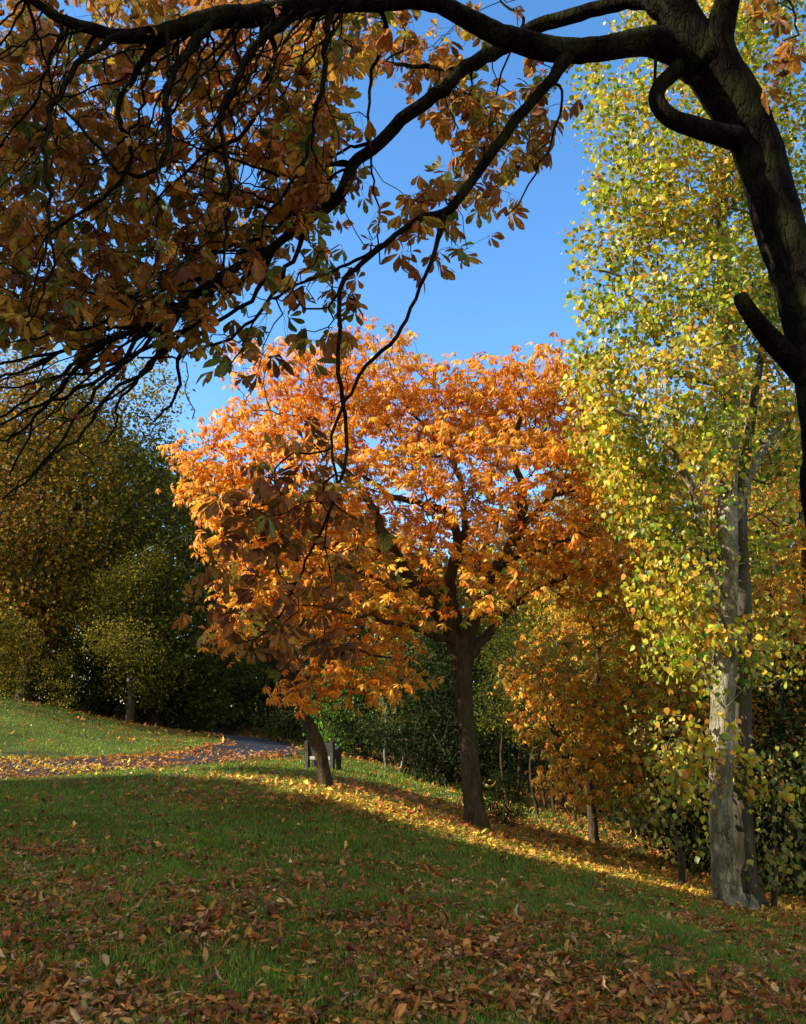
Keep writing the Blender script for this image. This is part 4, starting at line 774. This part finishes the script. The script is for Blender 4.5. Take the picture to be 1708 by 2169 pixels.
far_edge = [(350,1628,20.8),(520,1648,18.2),(700,1672,16.4),(850,1714,14.6),(1005,1762,13.7),(1200,1815,13),(1400,1862,12.8),(1530,1897,12.5)]  # far side of the sunlit strip; an unseen crown is added to shade beyond
lo_ = []
for (u_, v_, y_) in far_edge:
    p = W(u_, v_, y_); g_ = np.array([p[0], p[1], ground(p[0], p[1])]); t = (-12.0 - p[0]) / SUN_AZ[0]; lo_.append([*(g_[:2] + SUN_AZ * t), g_[2] + t * TE])
lo_ = np.array(lo_); lo_ = lo_[np.argsort(lo_[:, 1])]
sk = Skel(); b = np.array([-14.5, 15.0, ground(-14.5, 15.0)]); sk.limb([b - [0, 0, .2], b + [0, 0, .4], b + [.1, 0, 2], b + [.2, .1, 4.2], b + [.6, 0, 6]], [.36, .28, .24, .2, .12], step=.3)
n = 420; yy = lo_[0, 1] + .3 + (lo_[-1, 1] - lo_[0, 1]) * rng.random(n); zz = np.interp(yy, lo_[:, 1], lo_[:, 2]) + .5 + 1.15 * rng.random(n); A = np.column_stack([-12.0 + rng.normal(0, .55, n) + 0 * yy, yy, zz])
A[:, 2] += -(A[:, 0] + 12.0) * TE; tips_, _d = sk.reach(order(A, b + [0, 0, 5]), .35, .15, .12, .06, .02, start=6)
rt = empty('shade_tree', b); tag(rt, 'unseen low crown added beyond the left edge to shade ground past the strip', 'tree', G1); bark_obj('trunk', sk, M['bark_wood'], rt, b, tip_r=.008, gam=.38, sides=(4, 5, 8, 14), rmax=.12)
idx = np.repeat(np.arange(len(tips_)), 16); P = sk.P[tips_][idx] + rng.normal(0, .17, (len(idx), 3)); Lv = Leaves(); s = .17 * (.6 + .6 * rng.random(len(idx))); Lv.add(P, rng.normal(size=P.shape), rng.normal(0, .6, P.shape) + UP * .4 + [.5, 0, 0], s, s * .8, .1, .2, palette(P_olive[0], len(idx), P_olive[1], .2)); Lv.build('crown', M['wood_leaf'], rt, lod=1, loc=b)

# ================================================================== bench
bx = W(686, 1628, 22.5); bx[2] = ground(bx[0], bx[1]); rt = empty('park_bench', bx); rt.rotation_euler = (0, 0, R(-24)); rt.scale = (.8, .8, .88); tag(rt, 'dark timber park bench seen from behind, facing the path', 'bench')
def box_m(V, Q, c, s, sk_=0.0, top=1.0, rx=0.0):
    """box with bevel-like chamfered top; rx leans it about x"""
    b_ = sum(len(v) for v in V); c = np.array(c, float); s = np.array(s, float) / 2; pts = []
    for z_, k in ((-1, 1), (-.92, 1.0), (.92, 1.0), (1, .96)):
        for xx, yy in ((-1, -1), (1, -1), (1, 1), (-1, 1)): pts.append([xx * s[0] * k, yy * s[1] * k, z_ * s[2]])
    pts = np.array(pts); 
    if rx: cr, sr = math.cos(rx), math.sin(rx); pts = np.column_stack([pts[:, 0], pts[:, 1] * cr - pts[:, 2] * sr, pts[:, 1] * sr + pts[:, 2] * cr])
    V.append(pts + c); q = [[0, 3, 2, 1], [12, 13, 14, 15]]
    for r_ in range(3):
        for j in range(4): q.append([r_*4+j, r_*4+(j+1) % 4, r_*4+4+(j+1) % 4, r_*4+4+j])
    Q.append(np.array(q) + b_)
def boxes(name, lst, mat, parent):
    V, Q = [], []
    for b_ in lst: box_m(V, Q, *b_[:2], rx=b_[2] if len(b_) > 2 else 0)
    return mk(name, np.concatenate(V), None, np.concatenate(Q), mat, None, parent, False)
def timber(name, a_, b_, sc):
    m, nt, out = new_mat(name); L = nt.links.new; tc = N(nt, 'ShaderNodeTexCoord'); mp = N(nt, 'ShaderNodeMapping'); mp.inputs['Scale'].default_value = (1, 8, 8); L(tc.outputs['Object'], mp.inputs[0])
    t = N(nt, 'ShaderNodeTexNoise', i_Scale=sc, i_Detail=6.0, i_Distortion=.4); L(mp.outputs[0], t.inputs['Vector']); c = ramp(nt, t.outputs['Fac'], [(.3, a_), (.7, b_)])
    pr = N(nt, 'ShaderNodeBsdfPrincipled'); pr.inputs['Roughness'].default_value = .75; L(c, pr.inputs['Base Color']); bp = N(nt, 'ShaderNodeBump', i_Strength=.4, i_Distance=.01); L(t.outputs['Fac'], bp.inputs['Height']); L(bp.outputs[0], pr.inputs['Normal']); L(pr.outputs[0], out.inputs[0]); return m
tm = timber('dark timber', (.012, .009, .007), (.045, .034, .025), 5); tp = timber('weathered pale timber', (.22, .21, .19), (.40, .38, .34), 4)
# the bench's back is towards the camera (-y); it leans backwards
lean = R(12)
boxes('backrest', [((0, -.25 - .028 * k, .44 + .095 * k), (.80, .035, .093), lean) for k in range(4)], tm, rt)
boxes('seat', [((0, .14 - .11 * k, .40 + .006 * k), (.80, .10, .035)) for k in range(4)], tm, rt)
boxes('seat_rail', [((0, -.275, .335), (.78, .05, .09))], tp, rt)
for s_ in (-1, 1):
    V = []; prof = [(-.33, 0), (-.20, 0), (-.17, .3), (.08, .3), (.12, 0), (.25, 0), (.25, .60), (.16, .64), (.02, .62), (-.18, .55), (-.27, .82), (-.40, .80), (-.34, .5)]
    k = len(prof); xs = (s_ * .455 - .055, s_ * .455 + .055); V = np.array([(xs[0], p[0], p[1] - (.05 if p[1] == 0 else 0)) for p in prof] + [(xs[1], p[0], p[1] - (.05 if p[1] == 0 else 0)) for p in prof])
    me = bpy.data.meshes.new('end_support'); f = [tuple(range(k)), tuple(range(2 * k - 1, k - 1, -1))] + [(j, j + k, (j + 1) % k + k, (j + 1) % k) for j in range(k)]
    me.from_pydata([tuple(v) for v in V], [], f); me.materials.append(tm); me.update(); o = bpy.data.objects.new('end_support', me); C.objects.link(o); o.parent = rt

# ================================================================== light, sky, camera
sd = np.array([SUN_AZ[0] * math.cos(SUN_EL), SUN_AZ[1] * math.cos(SUN_EL), math.sin(SUN_EL)])
sun = bpy.data.lights.new('sun', 'SUN'); sun.energy = 4.8; sun.angle = R(.53); sun.color = (1, .90, .74); so = bpy.data.objects.new('sun', sun); C.objects.link(so)
so.rotation_euler = Vector(sd).to_track_quat('Z', 'Y').to_euler(); so.location = (-30, 10, 40)
w = bpy.data.worlds.new('World'); bpy.context.scene.world = w; w.use_nodes = True; nt = w.node_tree; nt.nodes.clear()
sky = nt.nodes.new('ShaderNodeTexSky'); sky.sky_type = 'NISHITA'; sky.sun_disc = False; sky.sun_elevation = SUN_EL; sky.sun_rotation = math.atan2(sd[0], sd[1]); sky.ozone_density = 3.0; sky.air_density = 1.0; sky.dust_density = .3
hs = nt.nodes.new('ShaderNodeHueSaturation'); hs.inputs['Saturation'].default_value = 1.2; hs.inputs['Value'].default_value = 1.04
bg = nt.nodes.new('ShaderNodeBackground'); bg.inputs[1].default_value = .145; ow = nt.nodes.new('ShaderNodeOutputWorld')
nt.links.new(sky.outputs[0], hs.inputs['Color'])
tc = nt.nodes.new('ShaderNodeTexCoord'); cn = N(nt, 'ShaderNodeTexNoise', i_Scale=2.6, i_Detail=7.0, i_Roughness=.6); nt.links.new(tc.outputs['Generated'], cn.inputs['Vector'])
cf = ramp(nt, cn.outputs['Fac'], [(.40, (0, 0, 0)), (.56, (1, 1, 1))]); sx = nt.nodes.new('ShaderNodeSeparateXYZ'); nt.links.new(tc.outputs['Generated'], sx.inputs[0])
ms = N(nt, 'ShaderNodeMapRange'); nt.links.new(sx.outputs['Y'], ms.inputs[0]); ms.inputs[1].default_value = .25; ms.inputs[2].default_value = -.15; ms.inputs[3].default_value = 0; ms.inputs[4].default_value = 1  # warm clouds added only behind the camera, to lift the shaded areas
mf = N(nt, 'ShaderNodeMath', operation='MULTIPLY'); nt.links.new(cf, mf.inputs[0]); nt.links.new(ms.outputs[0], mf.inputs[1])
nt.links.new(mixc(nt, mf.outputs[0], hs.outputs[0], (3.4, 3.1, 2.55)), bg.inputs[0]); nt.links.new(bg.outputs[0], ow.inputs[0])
cam = bpy.data.cameras.new('camera'); co = bpy.data.objects.new('camera', cam); C.objects.link(co); co.location = (0, 0, CZ); co.rotation_euler = (R(90) + PITCH, 0, 0)
cam.sensor_fit = 'VERTICAL'; cam.sensor_height = 24; cam.lens = 24 * F / 2169; cam.clip_start = .05; cam.clip_end = 1500
sc = bpy.context.scene; sc.camera = co
vs = sc.view_settings; vs.view_transform = 'Standard'; vs.look = 'None'; vs.exposure = 1.24; vs.gamma = 1.0; vs.use_curve_mapping = False
sc.render.engine = 'CYCLES'; cy = sc.cycles; cy.max_bounces = 6; cy.diffuse_bounces = 3; cy.transmission_bounces = 4; cy.glossy_bounces = 2; cy.caustics_reflective = False; cy.caustics_refractive = False
cy.use_denoising = True
